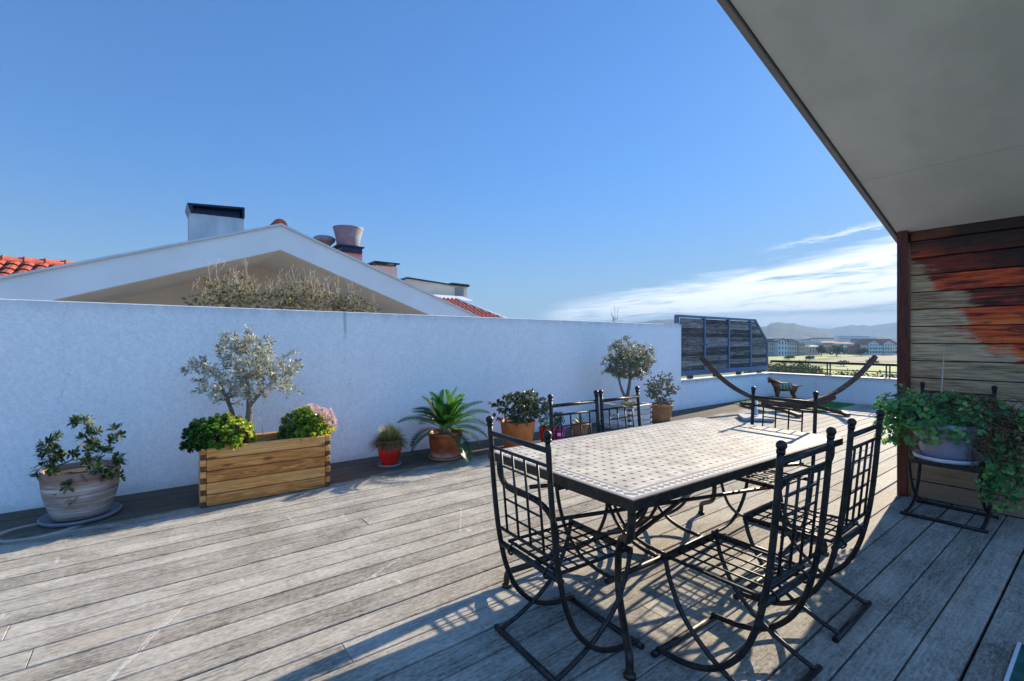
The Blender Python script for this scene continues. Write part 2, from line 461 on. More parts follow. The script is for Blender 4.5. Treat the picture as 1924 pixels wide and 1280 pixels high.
M['white_saucer'] = mottled('white_saucer', (.6, .62, .66), (.7, .72, .76), 9, .5)
M['cane'] = mottled('pale_cane', (.55, .48, .42), (.7, .62, .55), 9, .6)
# foliage
M['olive'] = leafmat('olive_leaves', [(0, (.05, .07, .028)), (.3, (.17, .19, .10)), (.6, (.40, .41, .31)), (1, (.66, .66, .58))], .4, .3, (.48, .49, .43))
M['olive2'] = leafmat('olive_leaves_dark', [(0, (.04, .05, .02)), (.4, (.12, .13, .055)), (.75, (.25, .25, .14)), (1, (.42, .42, .30))], .4, .28, (.32, .33, .25))
M['jade'] = leafmat('jade_leaves', [(0, (.02, .075, .015)), (.4, (.075, .19, .022)), (.7, (.26, .36, .035)), (1, (.52, .50, .07))], .3, .3, None, .5)
M['blossom'] = leafmat('pink_blossom', [(0, (.55, .32, .34)), (.5, (.7, .5, .5)), (1, (.75, .62, .6))], .7, .3)
M['pitt'] = leafmat('leathery_leaves', [(0, (.018, .04, .014)), (.45, (.06, .115, .03)), (.75, (.17, .22, .06)), (1, (.45, .42, .18))], .32, .2, None, .5)
M['grass_tuft'] = leafmat('grass_tuft', [(0, (.03, .06, .025)), (.5, (.12, .15, .05)), (.8, (.33, .31, .09)), (1, (.5, .42, .2))], .6, .3)
M['cycad'] = leafmat('cycad_fronds', [(0, (.008, .04, .01)), (.45, (.022, .10, .016)), (.75, (.09, .26, .018)), (1, (.34, .50, .04))], .28, .4, None, .5)
M['oleander'] = leafmat('bush_leaves', [(0, (.02, .035, .012)), (.45, (.07, .095, .035)), (.8, (.22, .24, .11)), (1, (.42, .42, .26))], .35, .2)
M['lime'] = leafmat('lime_rosettes', [(0, (.08, .16, .02)), (.5, (.28, .36, .04)), (1, (.5, .5, .1))], .4, .25)
M['aloe'] = leafmat('strap_leaves', [(0, (.05, .09, .04)), (.6, (.16, .22, .09)), (1, (.40, .38, .2))], .4, .2)
M['geran'] = leafmat('geranium_leaves', [(0, (.025, .10, .035)), (.4, (.085, .27, .08)), (.75, (.25, .50, .15)), (1, (.48, .58, .14))], .45, .3)
M['dead'] = leafmat('dead_leaves', [(0, (.05, .03, .018)), (.5, (.14, .09, .05)), (1, (.30, .22, .14))], .8, .15)
M['drybush'] = leafmat('sparse_dry_leaves', [(0, (.07, .07, .03)), (.4, (.21, .20, .09)), (.75, (.44, .39, .2)), (1, (.58, .52, .34))], .6, .3)
M['fartree'] = leafmat('far_foliage', [(0, (.012, .022, .008)), (.5, (.035, .055, .016)), (.85, (.085, .11, .03)), (1, (.13, .15, .05))], .7, .2)

# ------------------------------------------------------------------ deck
def make_deck():
    rng = random.Random(4); mb = MB()
    W = .1585; gap = .0085; y = -2.6; n = 0
    while y < 5.36:
        y1 = min(y+W-gap-(.004 if n % 3 == 0 else 0), 5.40); x = -6-rng.random()*2
        while x < 12.2:
            x1 = min(x+rng.uniform(3.6, 7.5), 12.245)
            r = rng.random(); e = .003; zt = rng.uniform(-.0012, .0012)
            a, b = x+.0005, x1-.0005
            mb.quad((a+e, y+e, zt), (b-e, y+e, zt), (b-e, y1-e, zt), (a+e, y1-e, zt), r)
            mb.quad((a, y, zt-e), (b, y, zt-e), (b-e, y+e, zt), (a+e, y+e, zt), r)
            mb.quad((b, y1, zt-e), (a, y1, zt-e), (a+e, y1-e, zt), (b-e, y1-e, zt), r)
            mb.quad((a, y, -.026), (b, y, -.026), (b, y, zt-e), (a, y, zt-e), r)
            mb.quad((b, y1, -.026), (a, y1, -.026), (a, y1, zt-e), (b, y1, zt-e), r)
            mb.quad((b, y, zt-e), (b, y1, zt-e), (b-e, y1-e, zt), (b-e, y+e, zt), r)
            mb.quad((a, y1, zt-e), (a, y, zt-e), (a+e, y+e, zt), (a+e, y1-e, zt), r)
            x = x1
        y += W; n += 1
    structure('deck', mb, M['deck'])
    mb = MB(); mb.box((2.2, 1.4, -4.55), (20.5, 8.35, 9.0))
    structure('terrace_slab', mb, mottled('slab_dark', (.02, .02, .02), (.05, .05, .05), 3, .9))
make_deck()

# ------------------------------------------------------------------ walls round the terrace
WY = 5.41
t = thing('boundary_wall', 'tall white rendered terrace wall behind the row of potted plants', 'wall', (3, WY+.11, 0))
mb = MB(); mb.box((-.34+0, 0, .83), (11.5, .22, 1.74), bev=.006)
mb.v = [(x, y, z) for x, y, z in mb.v]; mb.build('wall_face', M['stucco'], t)
t = thing('parapet_wall', 'low white parapet wall around the far end of the terrace', 'wall', (12.3, WY, 0))
mb = MB()
mb.box((-1.872, .111, .265), (4.03, .22, .59), bev=.004)
mb.build('wall_face', M['stucco_low'], t)
mb = MB(); mb.box((.075, -5.0, .265), (.15+.1, 10.42, .59), bev=.004)
o = mb.build('wall_face', M['stucco_low'], t)
mb = MB(); mb.box((.075, -5.0, .572), (.29, 10.46, .022), bev=.004); mb.build('coping', M['cap'], t)
mb = MB(); mb.box((-1.98, .11, .571), (3.80, .26, .022), bev=.004); mb.build('coping', M['cap'], t)

# railing on the end parapet
t = thing('railing', 'thin dark metal railing on top of the low end parapet', 'railing', (12.38, 5.3, .583))
mb = MB(); mb.box((0, -4.93, .285), (.06, 10.14, .055), bev=.008); mb.build('top_rail', M['rail'], t)
mb = MB(); mb.tube([(0, 0, .13), (0, -10.0, .13)], .011, 8); mb.build('mid_rail', M['rail'], t)
for y0 in (-1.14, -2.24, -3.34):
    mb = MB()
    for dy in (-.03, .03): mb.box((0, y0+dy, .13), (.04, .018, .26))
    mb.box((0, y0, .006), (.09, .12, .012)); mb.build('railing_post', M['rail'], t)

# privacy screen
t = thing('privacy_screen', 'blue steel framed privacy screen of weathered dark slats with one cut corner', 'screen', (8.30, 5.462, .66))
fr = MB()
Wd, Hh, dd = 3.93, 1.24, .06
fr.box((Wd/2+.06, 0, .05), (Wd-.126, dd, .1))
fr.box(((Wd-.62)/2, 0, Hh-.025), (Wd-.62, dd, .05)); fr.box((.03, 0, 1.14), (.055, dd+.02, .15), 0); fr.box((.137, 0, .58), (.03, dd-.01, .96), 0)
fr.box((Wd-.03, 0, .41), (.05, dd+.004, .62))
a = math.atan2(-.51, .62); Lg = math.hypot(.62, .51)
fr.box((Wd-.33, 0, Hh-.285), (Lg, dd-.004, .05), M=Matrix.Rotation(-a, 3, 'Y'))
xs = [.127, 1.02, 2.02, 3.03, Wd-.055]
for x in xs[1:4]: fr.box((x, 0, Hh/2), (.05, dd+.012, Hh-.06))
fr.build('frame', M['screen_steel'], t)
rng = random.Random(9)
for i in range(4):
    mb = MB(); x0, x1 = xs[i]+.026, xs[i+1]-.026; k = 11; h = (Hh-.16)/k
    for j in range(k):
        za = .1+j*h; zb = za+h-.0025; xr = x1
        if i == 3:
            lim = Wd-.06-max(0, (zb-(Hh-.53)))*(.62/.51)
            xr = min(x1, lim)
        if xr-x0 > .05: mb.box(((x0+xr)/2, rng.uniform(-.006, .006), (za+zb)/2), (xr-x0, .022, zb-za), rng.random())
    mb.build('slat_panel', M['screen_wood'], t)
for x in (.5, 1.5, 2.5, 3.5):
    mb = MB(); mb.box((x, 0, -.035), (.16, .05, .065)); mb.build('bracket', M['rail'], t)

# ------------------------------------------------------------------ own house: overhang and clad wall
t = thing('roof_overhang', 'sloping grey painted roof overhang above the table', 'roof', (5.26, 1.28, 2.33))
sl = .273
def zs(x): return -sl*x
mb = MB()
mb.prism([(.25, zs(.25)), (-4.1, zs(-4.1)), (-4.1, zs(-4.1)+.26), (.25, zs(.25)+.26)], 'y', -2.1, -.040)
mb.build('soffit', M['soffit'], t)
mb = MB()
mb.prism([(.25, zs(.25)-.02), (-4.1, zs(-4.1)-.02), (-4.1, zs(-4.1)+.3), (.25, zs(.25)+.3)], 'y', -.031, 0)
mb.build('fascia', M['trim'], t)
mb = MB()
mb.prism([(.25, zs(.25)+.04), (-4.1, zs(-4.1)+.04), (-4.1, zs(-4.1)+.25), (.25, zs(.25)+.25)], 'y', -.0395, -.0315)
mb.build('drip_groove', M['zinc'], t)
t = thing('clad_wall', 'wall of stained horizontal boards, red above and bleached below, beside the pot chair', 'wall', (5.26, 1.16, 0))
mb = MB(); rng = random.Random(2)
z = .01; H1 = .1485
for k in range(16):
    top = min(z+H1-.008, 2.325)
    if top-z > .02: mb.box((.035, -1.7, (z+top)/2), (.03, 3.38, top-z), rng.random(), bev=.004)
    z += H1
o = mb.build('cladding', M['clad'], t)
o.location = (0, 0, 0)
mb = MB(); mb.box((.14, -1.7, 1.16), (.17, 3.36, 2.31)); mb.build('wall_core', M['zinc'], t)
mb = MB(); mb.box((.105, .035, 1.165), (.26, .075, 2.33), .5, bev=.004); mb.build('corner_post', M['mahog'], t)

# ------------------------------------------------------------------ table
TC = (2.485, 1.628); TL, TW, TR = 2.02, 1.02, math.radians(-1.6)
t = thing('dining_table', 'long mosaic topped iron dining table with cream tiles and dark diamonds', 'table', (TC[0], TC[1], 0), TR)
mb = MB(); mb.box((0, 0, .738), (TL-.012, TW-.012, .024)); mb.build('mosaic_top', table_mat(TL-.012, TW-.012), t)
mb = MB()
for s in (-1, 1):
    mb.box((0, s*(TW/2-.004), .727), (TL, .008, .042)); mb.box((s*(TL/2-.004), 0, .727), (.008, TW-.018, .042))
mb.box((0, 0, .718), (TL-.03, TW-.03, .014)); mb.build('edge_band', M['iron_table'], t)
for sx in (-1, 1):
    for sy in (-1, 1):
        cx, cy = sx*(TL/2-.045), sy*(TW/2-.045)
        def q(k, z): return (cx-sx*k*.22, cy-sy*k*.27, z)
        pts = bez([q(0, .70), q(.02, .62), q(.16, .55), q(.62, .49), q(.86, .40), q(.92, .28), q(.80, .19), q(.38, .12), q(.16, .085), q(.12, .05), q(.12, .012)], 5)
        mb = MB(); mb.tube(pts, .0165, 10); mb.lathe([(.0, 0), (.026, .0), (.026, .012), (.018, .022)], 14, q(.12, 0)); mb.build('leg', M['iron_table'], t)
mb = MB()
for sy in (-1, 1):
    mb.tube([(-TL/2+.24, sy*(TW/2-.29), .40), (TL/2-.24, -sy*(TW/2-.29), .40+.012*sy)], .012, 8)
    mb.tube([(-TL/2+.16, sy*(TW/2-.17), .56), (TL/2-.16, -sy*(TW/2-.17), .56+.012*sy)], .012, 8)
mb.build('stretcher', M['iron_table'], t)

# ------------------------------------------------------------------ chairs
SZ = .43
def make_chair(label, group):
    t = thing('iron_chair', label, 'chair', group=group)
    I = M['iron']
    J = [(-.052, .975), (-.036, .76), (-.018, .58), (.004, .44), (.04, .30), (.10, .18), (.20, .085), (.32, .04), (.455, .028)]
    for s in (-1, 1):
        y = s*.215
        pts = bez([(x, y, z) for x, z in J], 5)
        mb = MB(); mb.tube(pts, .0122, 10); p = mb.build('back_post', I, t)
        mb = MB(); mb.tube([(-.052, y, .972), (-.053, y, .985)], .015, 12)
        mb.ball((-.0545, y, 1.0), .0185, .0185, .0185, 12, 8); mb.build('finial', I, p)
        pts = bez([(.425, y*.93, SZ-.005), (.40, y*.93, .335), (.335, y*.93, .215), (.225, y*.93, .12), (.10, y*.93, .058), (0, y*.93, .024)], 5)
        mb = MB(); mb.tube(pts, .0105, 10); mb.build('front_leg', I, t)
    for x in (0, .455):
        mb = MB(); mb.tube([(x, -.245, .0135), (x, .245, .0135)], .0135, 10); mb.build('runner', I, t)
    mb = MB(); mb.tube([(-.049, -.215, .938), (-.049, .215, .938)], .0115, 10); mb.build('top_rail', I, t)
    mb = MB()
    def bx(z): return -.044+(.875-z)*.095
    mb.tube([(bx(.875), -.215, .875), (bx(.875), .215, .875)], .0075, 8)
    mb.tube([(bx(.50), -.215, .50), (bx(.50), .215, .50)], .0075, 8)
    for y in (-.135, -.045, .045, .135): mb.tube([(bx(.875), y, .875), (bx(.5), y, .5)], .0056, 6)
    for z in (.80, .725, .65, .575): mb.tube([(bx(z)+.004, -.135, z), (bx(z)+.004, .135, z)], .0048, 6)
    mb.build('back_lattice', I, t)
    mb = MB()
    mb.tube([(.012, -.222, SZ-.014), (.012, .222, SZ-.014)], .0135, 10)
    mb.build('seat_bar', I, t)
    mb = MB()
    for y in (-.185, .185): mb.box((.23, y, SZ), (.40, .009, .012))
    mb.box((.425, 0, SZ), (.014, .42, .028)); mb.box((.036, 0, SZ), (.009, .37, .012))
    fr = mb.build('seat_frame', I, t)
    mb = MB()
    for y in (-.111, -.037, .037, .111): mb.tube([(.03, y, SZ+.003), (.42, y, SZ+.003)], .0042, 6)
    for k in range(6): mb.tube([(.085+k*.056, -.185, SZ-.002), (.085+k*.056, .185, SZ-.002)], .0042, 6)
    mb.build('seat_grid', I, fr)
    for s in (-1, 1):
        y = s*.13
        mb = MB(); mb.tube(bez([(.04, y, SZ+.004), (.012, y, SZ+.007), (-.008, y, SZ-.012), (.008, y, SZ-.036), (.028, y, SZ-.022)], 4), .005, 6); mb.build('seat_hook', I, t)
    return t
G = 'black iron chairs around the mosaic table'
chairs = [
 ((1.275, 1.565, 0), -3.5, 'black iron chair with its back to us at the near short end of the table'),
 ((1.945, .775, 0), 89, 'nearest black iron chair at the open long side of the table'),
 ((2.69, .80, 0), 91, 'second black iron chair on the open side of the table, towards the board wall'),
 ((2.275, 2.225, 0), -91, 'black iron chair facing us, before the red and magenta pots'),
 ((2.745, 2.22, 0), -88, 'black iron chair facing us, before the whitewashed planter'),
 ((3.585, 1.515, 0), 178, 'black iron chair at the far short end, before the hammock stand'),
]
proto = make_chair(chairs[0][2], G)
for i, (loc, a, lab) in enumerate(chairs):
    c = proto if i == 0 else copy_tree(proto)
    c.location = loc; c.rotation_euler = (0, 0, math.radians(a)); c['label'] = lab; c['group'] = G
c = copy_tree(proto); c.location = (5.145, .835, 0); c.rotation_euler = (0, 0, PI)
c['label'] = 'black iron chair against the board wall, carrying the lilac pot of geraniums'; c['group'] = G

# ------------------------------------------------------------------ plant helpers
def rdir(rng, zlo=-1, zhi=1):
    a = rng.uniform(0, 2*PI); z = rng.uniform(zlo, zhi); k = math.sqrt(max(0, 1-z*z))
    return Vector((k*math.cos(a), k*math.sin(a), z))
def in_blobs(rng, blobs):
    """random point in one of the ellipsoids (cx,cy,cz,rx,ry,rz), weighted by volume"""
    w = [b[3]*b[4]*b[5] for b in blobs]; b = rng.choices(blobs, w)[0]
    d = rdir(rng)*(rng.random()**.38)
    return Vector((b[0]+d.x*b[3], b[1]+d.y*b[4], b[2]+d.z*b[5]))
def skeleton(mb, trunk, tips, rng, r_attach=.006, r_tip=.0012, seg=5, jit=.12, sag=0.0):
    """branches from the trunk nodes to each tip; returns the list of paths"""
    nodes = [(Vector(p), r) for p, r in trunk]; paths = []
    root = nodes[0][0]
    tips = sorted(tips, key=lambda p: (p-root).length)
    for tp in tips:
        best = min(nodes[1:] if len(nodes) > 1 else nodes, key=lambda n: (n[0]-tp).length+.35*max(0, n[0].z-tp.z+.0))
        q, r0 = best; d = tp-q; L = d.length
        if L < 1e-4: continue
        r0 = min(r0*.75, r_attach)
        P = [q]
        for k in (1, 2, 3):
            f = k/4
            P.append(q+d*f+rdir(rng)*L*jit*(1-f*.4)+Vector((0, 0, L*.12*math.sin(f*PI)-sag*L*f)))
        P.append(tp)
        R = [r0+(r_tip-r0)*k/4 for k in range(5)]
        mb.tube(P, R, seg, rng.random(), False)
        nodes += [(P[k], R[k]) for k in (1, 2, 3)]
        paths.append(P)
    return paths
def along(P, t):
    f = t*(len(P)-1); i = min(int(f), len(P)-2); k = f-i
    return P[i].lerp(P[i+1], k), (P[i+1]-P[i]).normalized()
def olive(base, blobs, ntips, nleaf, rng, trunks, mat, label, L=.045, W=.010):
    root = thing('olive_tree', label, 'olive tree', base)
    b = MB(); nodes = []
    for tr in trunks:
        pts = bez([p for p, r in tr], 3); rr = []
        for i in range(len(pts)):
            f = i/(len(pts)-1)*(len(tr)-1); k = min(int(f), len(tr)-2); rr.append(tr[k][1]+(tr[k+1][1]-tr[k][1])*(f-k))
        b.tube(pts, rr, 9, rng.random())
        nodes += [(p, r) for p, r in zip(pts, rr)][len(pts)//3:]
    nodes = [(Vector(trunks[0][0][0]), trunks[0][0][1])]+nodes
    tips = [in_blobs(rng, blobs) for _ in range(ntips)]
    paths = skeleton(b, nodes, tips, rng, .009, .0013, 5, .13)
    b.build('trunk', M['bark'], root)
    lf = MB()
    for P in paths:
        clump = rng.random()*.4
        for _ in range(nleaf):
            p, d = along(P, rng.uniform(.25, 1)); p = p+rdir(rng)*.022; d = (d+rdir(rng)*.95+Vector((0, 0, .25)))
            lf.leaf(p, d, rdir(rng)+Vector((0, 0, 1)), L*rng.uniform(.6, 1.2), W*rng.uniform(.7, 1.3), min(1, max(0, clump+rng.random()*.55)), .12)
        for k in range(3):
            lf.leaf(P[-1], (P[-1]-P[-2])+rdir(rng)*.03, rdir(rng), L*rng.uniform(.7, 1.1), W, rng.random(), .12)
    lf.build('crown', mat, root)
    return root
def pot(name, label, cat, loc, prof, mat, saucer=None, smat=None, soil_z=None, soil_r=None, seg=40, rz=0.0, wob=0.0):
    root = thing(name, label, cat, loc, rz)
    dz = .018 if saucer else 0
    mb = MB(); mb.lathe([(r, z+dz) for r, z in prof], seg, wob=wob); mb.build('pot_body', mat, root)
    if saucer:
        r = saucer; mb = MB(); mb.lathe([(r*.86, 0), (r*.95, .005), (r, .03), (r-.004, .034), (r-.012, .032), (r-.022, .014), (0.01, .012)], seg); mb.build('saucer', smat, root)
    if soil_z:
        mb = MB(); mb.lathe([(soil_r, soil_z+dz-.006), (soil_r*.9, soil_z+dz), (soil_r*.4, soil_z+dz+.012), (.005, soil_z+dz+.014)], 24); mb.build('soil', M['soil'], root)
    return root
def potprof(rb, rt, h, lip=.0, th=.014, bulge=0.0):
    P = []
    for k in range(9):
        f = k/8; P.append((rb+(rt-rb)*f+bulge*math.sin(PI*f), h*f*(1 if not lip else (1-.14*1))))
    if lip: P += [(rt+lip, h*.865), (rt+lip*1.15, h*.93), (rt+lip, h)]
    P += [(rt-th*.3, h+.003), (rt-th, h-.004), (rt-th*1.3, h*.6), (rb*.8, h*.55)]
    return P

# ---- left pot with leathery shrub
rng = random.Random(11)
pot('terracotta_pot', 'big grey limed pot with horizontal streaks at the left end of the wall', 'pot', (-.44, 4.93, 0), potprof(.165, .235, .365, 0, .02, .02), M['striped_pot'], .245, M['saucer_grey'], .33, .21)
root = thing('leathery_shrub', 'leggy shrub of dark spoon shaped leaves in the grey limed pot', 'shrub', (-.44, 4.93, .345))
b = MB(); lf = MB()
tips = [Vector(p) for p in [(-.20, -.12, .21), (-.13, -.05, .30), (-.04, -.02, .41), (.03, .03, .40), (.0, -.1, .30), (-.24, -.08, .03), (-.14, -.2, .08), (-.10, -.16, -.12),
    (.08, -.1, .24), (.2, -.05, .34), (.24, -.02, .27), (.17, -.12, .18), (.21, -.1, .08), (.11, -.22, .06), (.15, -.2, -.02), (.24, -.12, -.05), (-.03, -.12, .17), (.04, -.18, .12), (-.17, .02, .2), (.1, .06, .3), (-.05, -.24, -.04), (.02, -.22, .0), (-.02, -.2, -.16)]]+[in_blobs(rng, [(-.15, -.08, .16, .13, .12, .14), (.12, -.06, .24, .14, .12, .12), (0, -.02, .34, .1, .1, .09), (.14, -.15, .05, .12, .08, .1)]) for _ in range(22)]
paths = skeleton(b, [((0, 0, 0), .012), ((.0, -.01, .05), .012), ((-.02, -.02, .10), .011), ((.03, -.03, .12), .011), ((-.01, -.02, .2), .009)], tips, rng, .008, .003, 6, .08)
for P in paths:
    for k in range(13):
        a = k*2.4; d = (P[-1]-P[-2]).normalized(); u = d.orthogonal().normalized(); w = d.cross(u)
        dd = d*rng.uniform(.05, .7)+u*math.cos(a)+w*math.sin(a)+Vector((0, 0, .15))
        lf.leaf(P[-1]-d*rng.uniform(0, .03), dd, d, rng.uniform(.038, .068), rng.uniform(.016, .024), min(1, rng.random()**1.3), .15, 1)
    for k in range(8):
        p, d = along(P, rng.uniform(.3, .95)); lf.leaf(p, d+rdir(rng), Vector((0, 0, 1)), rng.uniform(.045, .075), .021, rng.random()*.9, .15, 1)
b.build('stems', M['twig'], root); lf.build('leaves', M['pitt'], root)

# ---- pine planter, olive, two jade bushes
PL = (.305, 4.585, 0); PR = math.radians(-2.5); PW, PD, PH, NB = 1.0, .48, .485, 5
def planter(label, loc, rz, w, d, h, nb, mat, emat, seed):
    t = thing('wooden_planter', label, 'planter', loc, rz)
    rng = random.Random(seed); bh = h/nb; th = .042
    def side(axis, off):
        mb = MB()
        for k in range(nb):
            zc = bh*(k+.5)
            if axis == 'x':
                mb.box((w/2, off, zc), (w-2*th-.002, th, bh-.005), rng.random(), bev=.007)
                for e in (0, 1):
                    xc = th/2 if e == 0 else w-th/2
                    mb.box((xc, off, zc+bh*.22), (th, th, bh*.54), rng.random(), bev=.003)
            else:
                mb.box((off, d/2, zc), (th, d-2*th-.002, bh-.004), rng.random(), bev=.004)
        return mb
    for off in (th/2, d-th/2): side('x', off).build('side_panel', mat, t)
    for off in (th/2, w-th/2):
        p = side('y', off).build('end_panel', mat, t)
        for k in range(nb):
            for yy in (th/2, d-th/2):
                mb = MB(); mb.box((off, yy, bh*(k+.5)-bh*.27), (th-.003, th-.003, bh*.36), rng.random()); mb.build('end_grain', emat, p)
    mb = MB(); mb.box((w/2, d/2, h*.45), (w-2*th, d-2*th, h*.82)); mb.build('soil', M['soil'], t)
    return t
planter('long planter box of honey coloured pine boards holding the olive tree', PL, PR, PW+.02, PD, PH, NB, M['pine'], M['pine_end'], 3)
rng = random.Random(21)
olive((.66, 4.83, .42), [(-.30, -.05, .72, .19, .2, .13), (-.04, 0, .86, .22, .26, .16), (.12, 0, .78, .24, .25, .2), (-.13, 0, .57, .3, .26, .15), (.22, .02, .58, .2, .22, .16), (.38, .02, .68, .14, .15, .12), (.36, 0, .5, .13, .14, .1), (-.3, 0, .5, .14, .14, .1), (.0, 0, .45, .2, .16, .1), (.05, 0, .98, .15, .12, .1), (-.12, 0, .98, .08, .1, .1), (-.38, 0, .72, .1, .1, .08), (.40, 0, .8, .07, .1, .1)], 290, 17, rng,
      [[((-.03, 0, -.05), .036), ((-.02, 0, .10), .034), ((.03, 0, .24), .03), ((.035, 0, .42), .024), ((.02, .02, .58), .017), ((-.02, 0, .72), .010)],
       [((-.02, 0, .08), .028), ((-.07, .01, .18), .024), ((-.10, .02, .32), .018), ((-.16, 0, .48), .013), ((-.2, 0, .6), .008)],
       [((.035, 0, .36), .018), ((.13, 0, .47), .013), ((.25, .01, .6), .009)]], M['olive'], 'silvery olive tree with a forked trunk in the pine planter', .044, .0125)
def jade(label, loc, rad, n, seed, hi, flowers=0, squash=None):
    rng = random.Random(seed); root = thing('jade_bush', label, 'succulent', loc)
    lf = MB(); st = MB(); fl = MB()
    for i in range(n):
        d = rdir(rng, -.25, 1); k = rng.uniform(.78, 1.02)*(1+.14*mnoise.noise(d*2.2+Vector((seed, 0, 0))))
        c = Vector((d.x*rad[0]*k, d.y*rad[1]*k, d.z*rad[2]*k))
        st.tube([(c*.15), c*.6+Vector((0, 0, -.01)), c], [.007, .006, .004], 5, rng.random(), False)
        out = (Vector((d.x/rad[0], d.y/rad[1], d.z/rad[2])).normalized()+Vector((0, 0, .45))).normalized()
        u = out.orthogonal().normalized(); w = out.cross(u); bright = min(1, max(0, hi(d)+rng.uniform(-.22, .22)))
        m_ = rng.randint(9, 13)
        for q in range(m_):
            a = q*2.4; sp = .25+.75*q/m_
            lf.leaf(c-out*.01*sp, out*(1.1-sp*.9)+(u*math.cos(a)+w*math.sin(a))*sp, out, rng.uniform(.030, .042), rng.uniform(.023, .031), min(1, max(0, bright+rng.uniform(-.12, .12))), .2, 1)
        if flowers and d.x+d.z*.75 > .75 and rng.random() < flowers:
            for q in range(46):
                e = c+out*.045+rdir(rng)*rng.uniform(.004, .03)
                fl.leaf(e, rdir(rng), rdir(rng), .013, .011, rng.random(), .2)
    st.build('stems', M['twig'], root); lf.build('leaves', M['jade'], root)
    if flowers: fl.build('blossoms', M['blossom'], root)
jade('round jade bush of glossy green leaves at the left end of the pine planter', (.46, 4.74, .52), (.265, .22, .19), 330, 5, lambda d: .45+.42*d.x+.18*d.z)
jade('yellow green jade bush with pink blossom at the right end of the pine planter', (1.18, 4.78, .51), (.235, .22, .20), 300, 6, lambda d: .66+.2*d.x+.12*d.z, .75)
# dry stalks between
root = thing('dry_stalks', 'pale bare dry stalks between the two jade bushes', 'dry stalks', (1.0, 4.8, .44))
b = MB(); rng = random.Random(3)
for P in ([(0, 0, 0), (-.05, 0, .13), (-.09, 0, .24)], [(0, 0, 0), (.02, 0, .16), (.03, 0, .32)], [(.02, 0, .16), (-.03, 0, .22), (-.08, .01, .27)], [(.02, 0, .14), (.06, 0, .24), (.10, .01, .38)], [(-.2, 0, .05), (-.22, -.02, .2), (-.27, 0, .25)]):
    b.tube(bez(P, 4), .0022, 5)
b.build('stalks', M['drytwig'], root)

# ---- red glazed pot with grass tuft
prof = [(.075, 0), (.085, .01), (.092, .05), (.118, .12), (.128, .17), (.126, .215), (.122, .235), (.135, .255), (.140, .268), (.132, .272), (.122, .262), (.115, .2), (.08, .18)]
t = pot('glazed_pot', 'glossy red glazed urn shaped pot holding a grass tuft', 'pot', (2.06, 4.9, 0), prof, M['red_glaze'], .128, M['saucer_grey'], .24, .112)
for k in range(3):
    mb = MB(); a = math.radians(-115+k*120)
    for q in range(9):
        f = (q-4)/4; aa = a+f*.55
        zz = .205-.03*(1-f*f)+.018; mb.ball((.128*math.cos(aa), .128*math.sin(aa), zz), .012, seg=8, rings=6)
    for q in (-1, 1): mb.ball((.13*math.cos(a+q*.6), .13*math.sin(a+q*.6), .222), .017, seg=8, rings=6)
    mb.build('garland', M['red_glaze'], t)
def tuft(label, loc, rad, n, L, mat, seed, drop=.5, zmul=1.0, yel=None):
    rng = random.Random(seed); root = thing('grass_tuft', label, 'grass', loc); lf = MB()
    for i in range(n):
        a = rng.uniform(0, 2*PI); e = rng.random()**.7
        b0 = Vector((math.cos(a), math.sin(a), 0))*rad*.5*rng.random()
        d = Vector((math.cos(a)*e, math.sin(a)*e, zmul*(1.05-e*.75))).normalized(); l = L*rng.uniform(.6, 1.1)
        w = rng.uniform(.0024, .004); side = d.cross(Vector((0, 0, 1)));
        side = side.normalized() if side.length > 1e-3 else Vector((1, 0, 0))
        prev = None; r = min(1, max(0, (.2+.75*d.z+.25*d.x)*rng.uniform(.45, 1.15)))
        for k in range(5):
            f = k/4; p = b0+d*l*f+Vector((0, 0, -drop*l*f*f*e)); ww = w*(1-f*.8)
            cur = (p-side*ww, p+side*ww)
            if prev: lf.quad(prev[0], prev[1], cur[1], cur[0], r)
            prev = cur
    lf.build('blades', mat, root)
tuft('spiky yellow green grass tuft growing in the red glazed pot', (2.06, 4.9, .262), .17, 2300, .215, M['grass_tuft'], 5, .75)

# ---- cycad
pot('terracotta_pot', 'brown glazed terracotta pot with a limed foot holding the cycad', 'pot', (2.71, 4.83, 0), potprof(.148, .192, .295, .012, .016, .008), M['terra'], .19, M['terra_saucer'], .26, .17)
root = thing('cycad', 'cycad with a wide fan of glossy green feather fronds', 'cycad', (2.71, 4.83, .275))
rng = random.Random(8); st = MB(); lf = MB()
st.lathe([(.06, 0), (.07, .03), (.05, .07), (.02, .09)], 14)
st.build('stem', M['bark'], root)
for i in range(27):
    a = i*2.39996+rng.uniform(-.2, .2); tier = i/26
    el = math.radians(rng.uniform(-4, 6)+66*(tier**1.7)) if i > 5 else math.radians(rng.uniform(-14, 8) if i > 2 else rng.uniform(-42, -28))
    L = rng.uniform(.47, .56)*(1 if tier < .8 else .92); h = Vector((math.cos(a), math.sin(a), 0))
    pts = []
    for k in range(13):
        f = k/12; ang = el+.35*(1-f)-.55*f*f*math.cos(el)
        pts.append(h*.03+Vector((0, 0, .07)) if k == 0 else pts[-1]+(h*math.cos(ang)+Vector((0, 0, math.sin(ang))))*L/12)
    rb = MB(); rb.tube(pts, [.005*(1-.7*k/12) for k in range(13)], 5, .75, False)
    side0 = h.cross(Vector((0, 0, 1))); br = rng.uniform(.1, .5)+.5*max(0, h.x)
    for k in range(30):
        f = .16+.84*k/29; p, d = along(pts, f); nrm = side0.cross(d)
        ll = .135*math.sin(PI*(.10+.84*f))**.75*L/.47
        for s in (-1, 1):
            dd = side0*s*.86+d*(.62)+nrm*(.30)
            rb.leaf(p, dd, nrm, ll, .0165, min(1, max(0, br+rng.uniform(-.15, .15))), .1)
    rb.build('frond', M['cycad'], root)

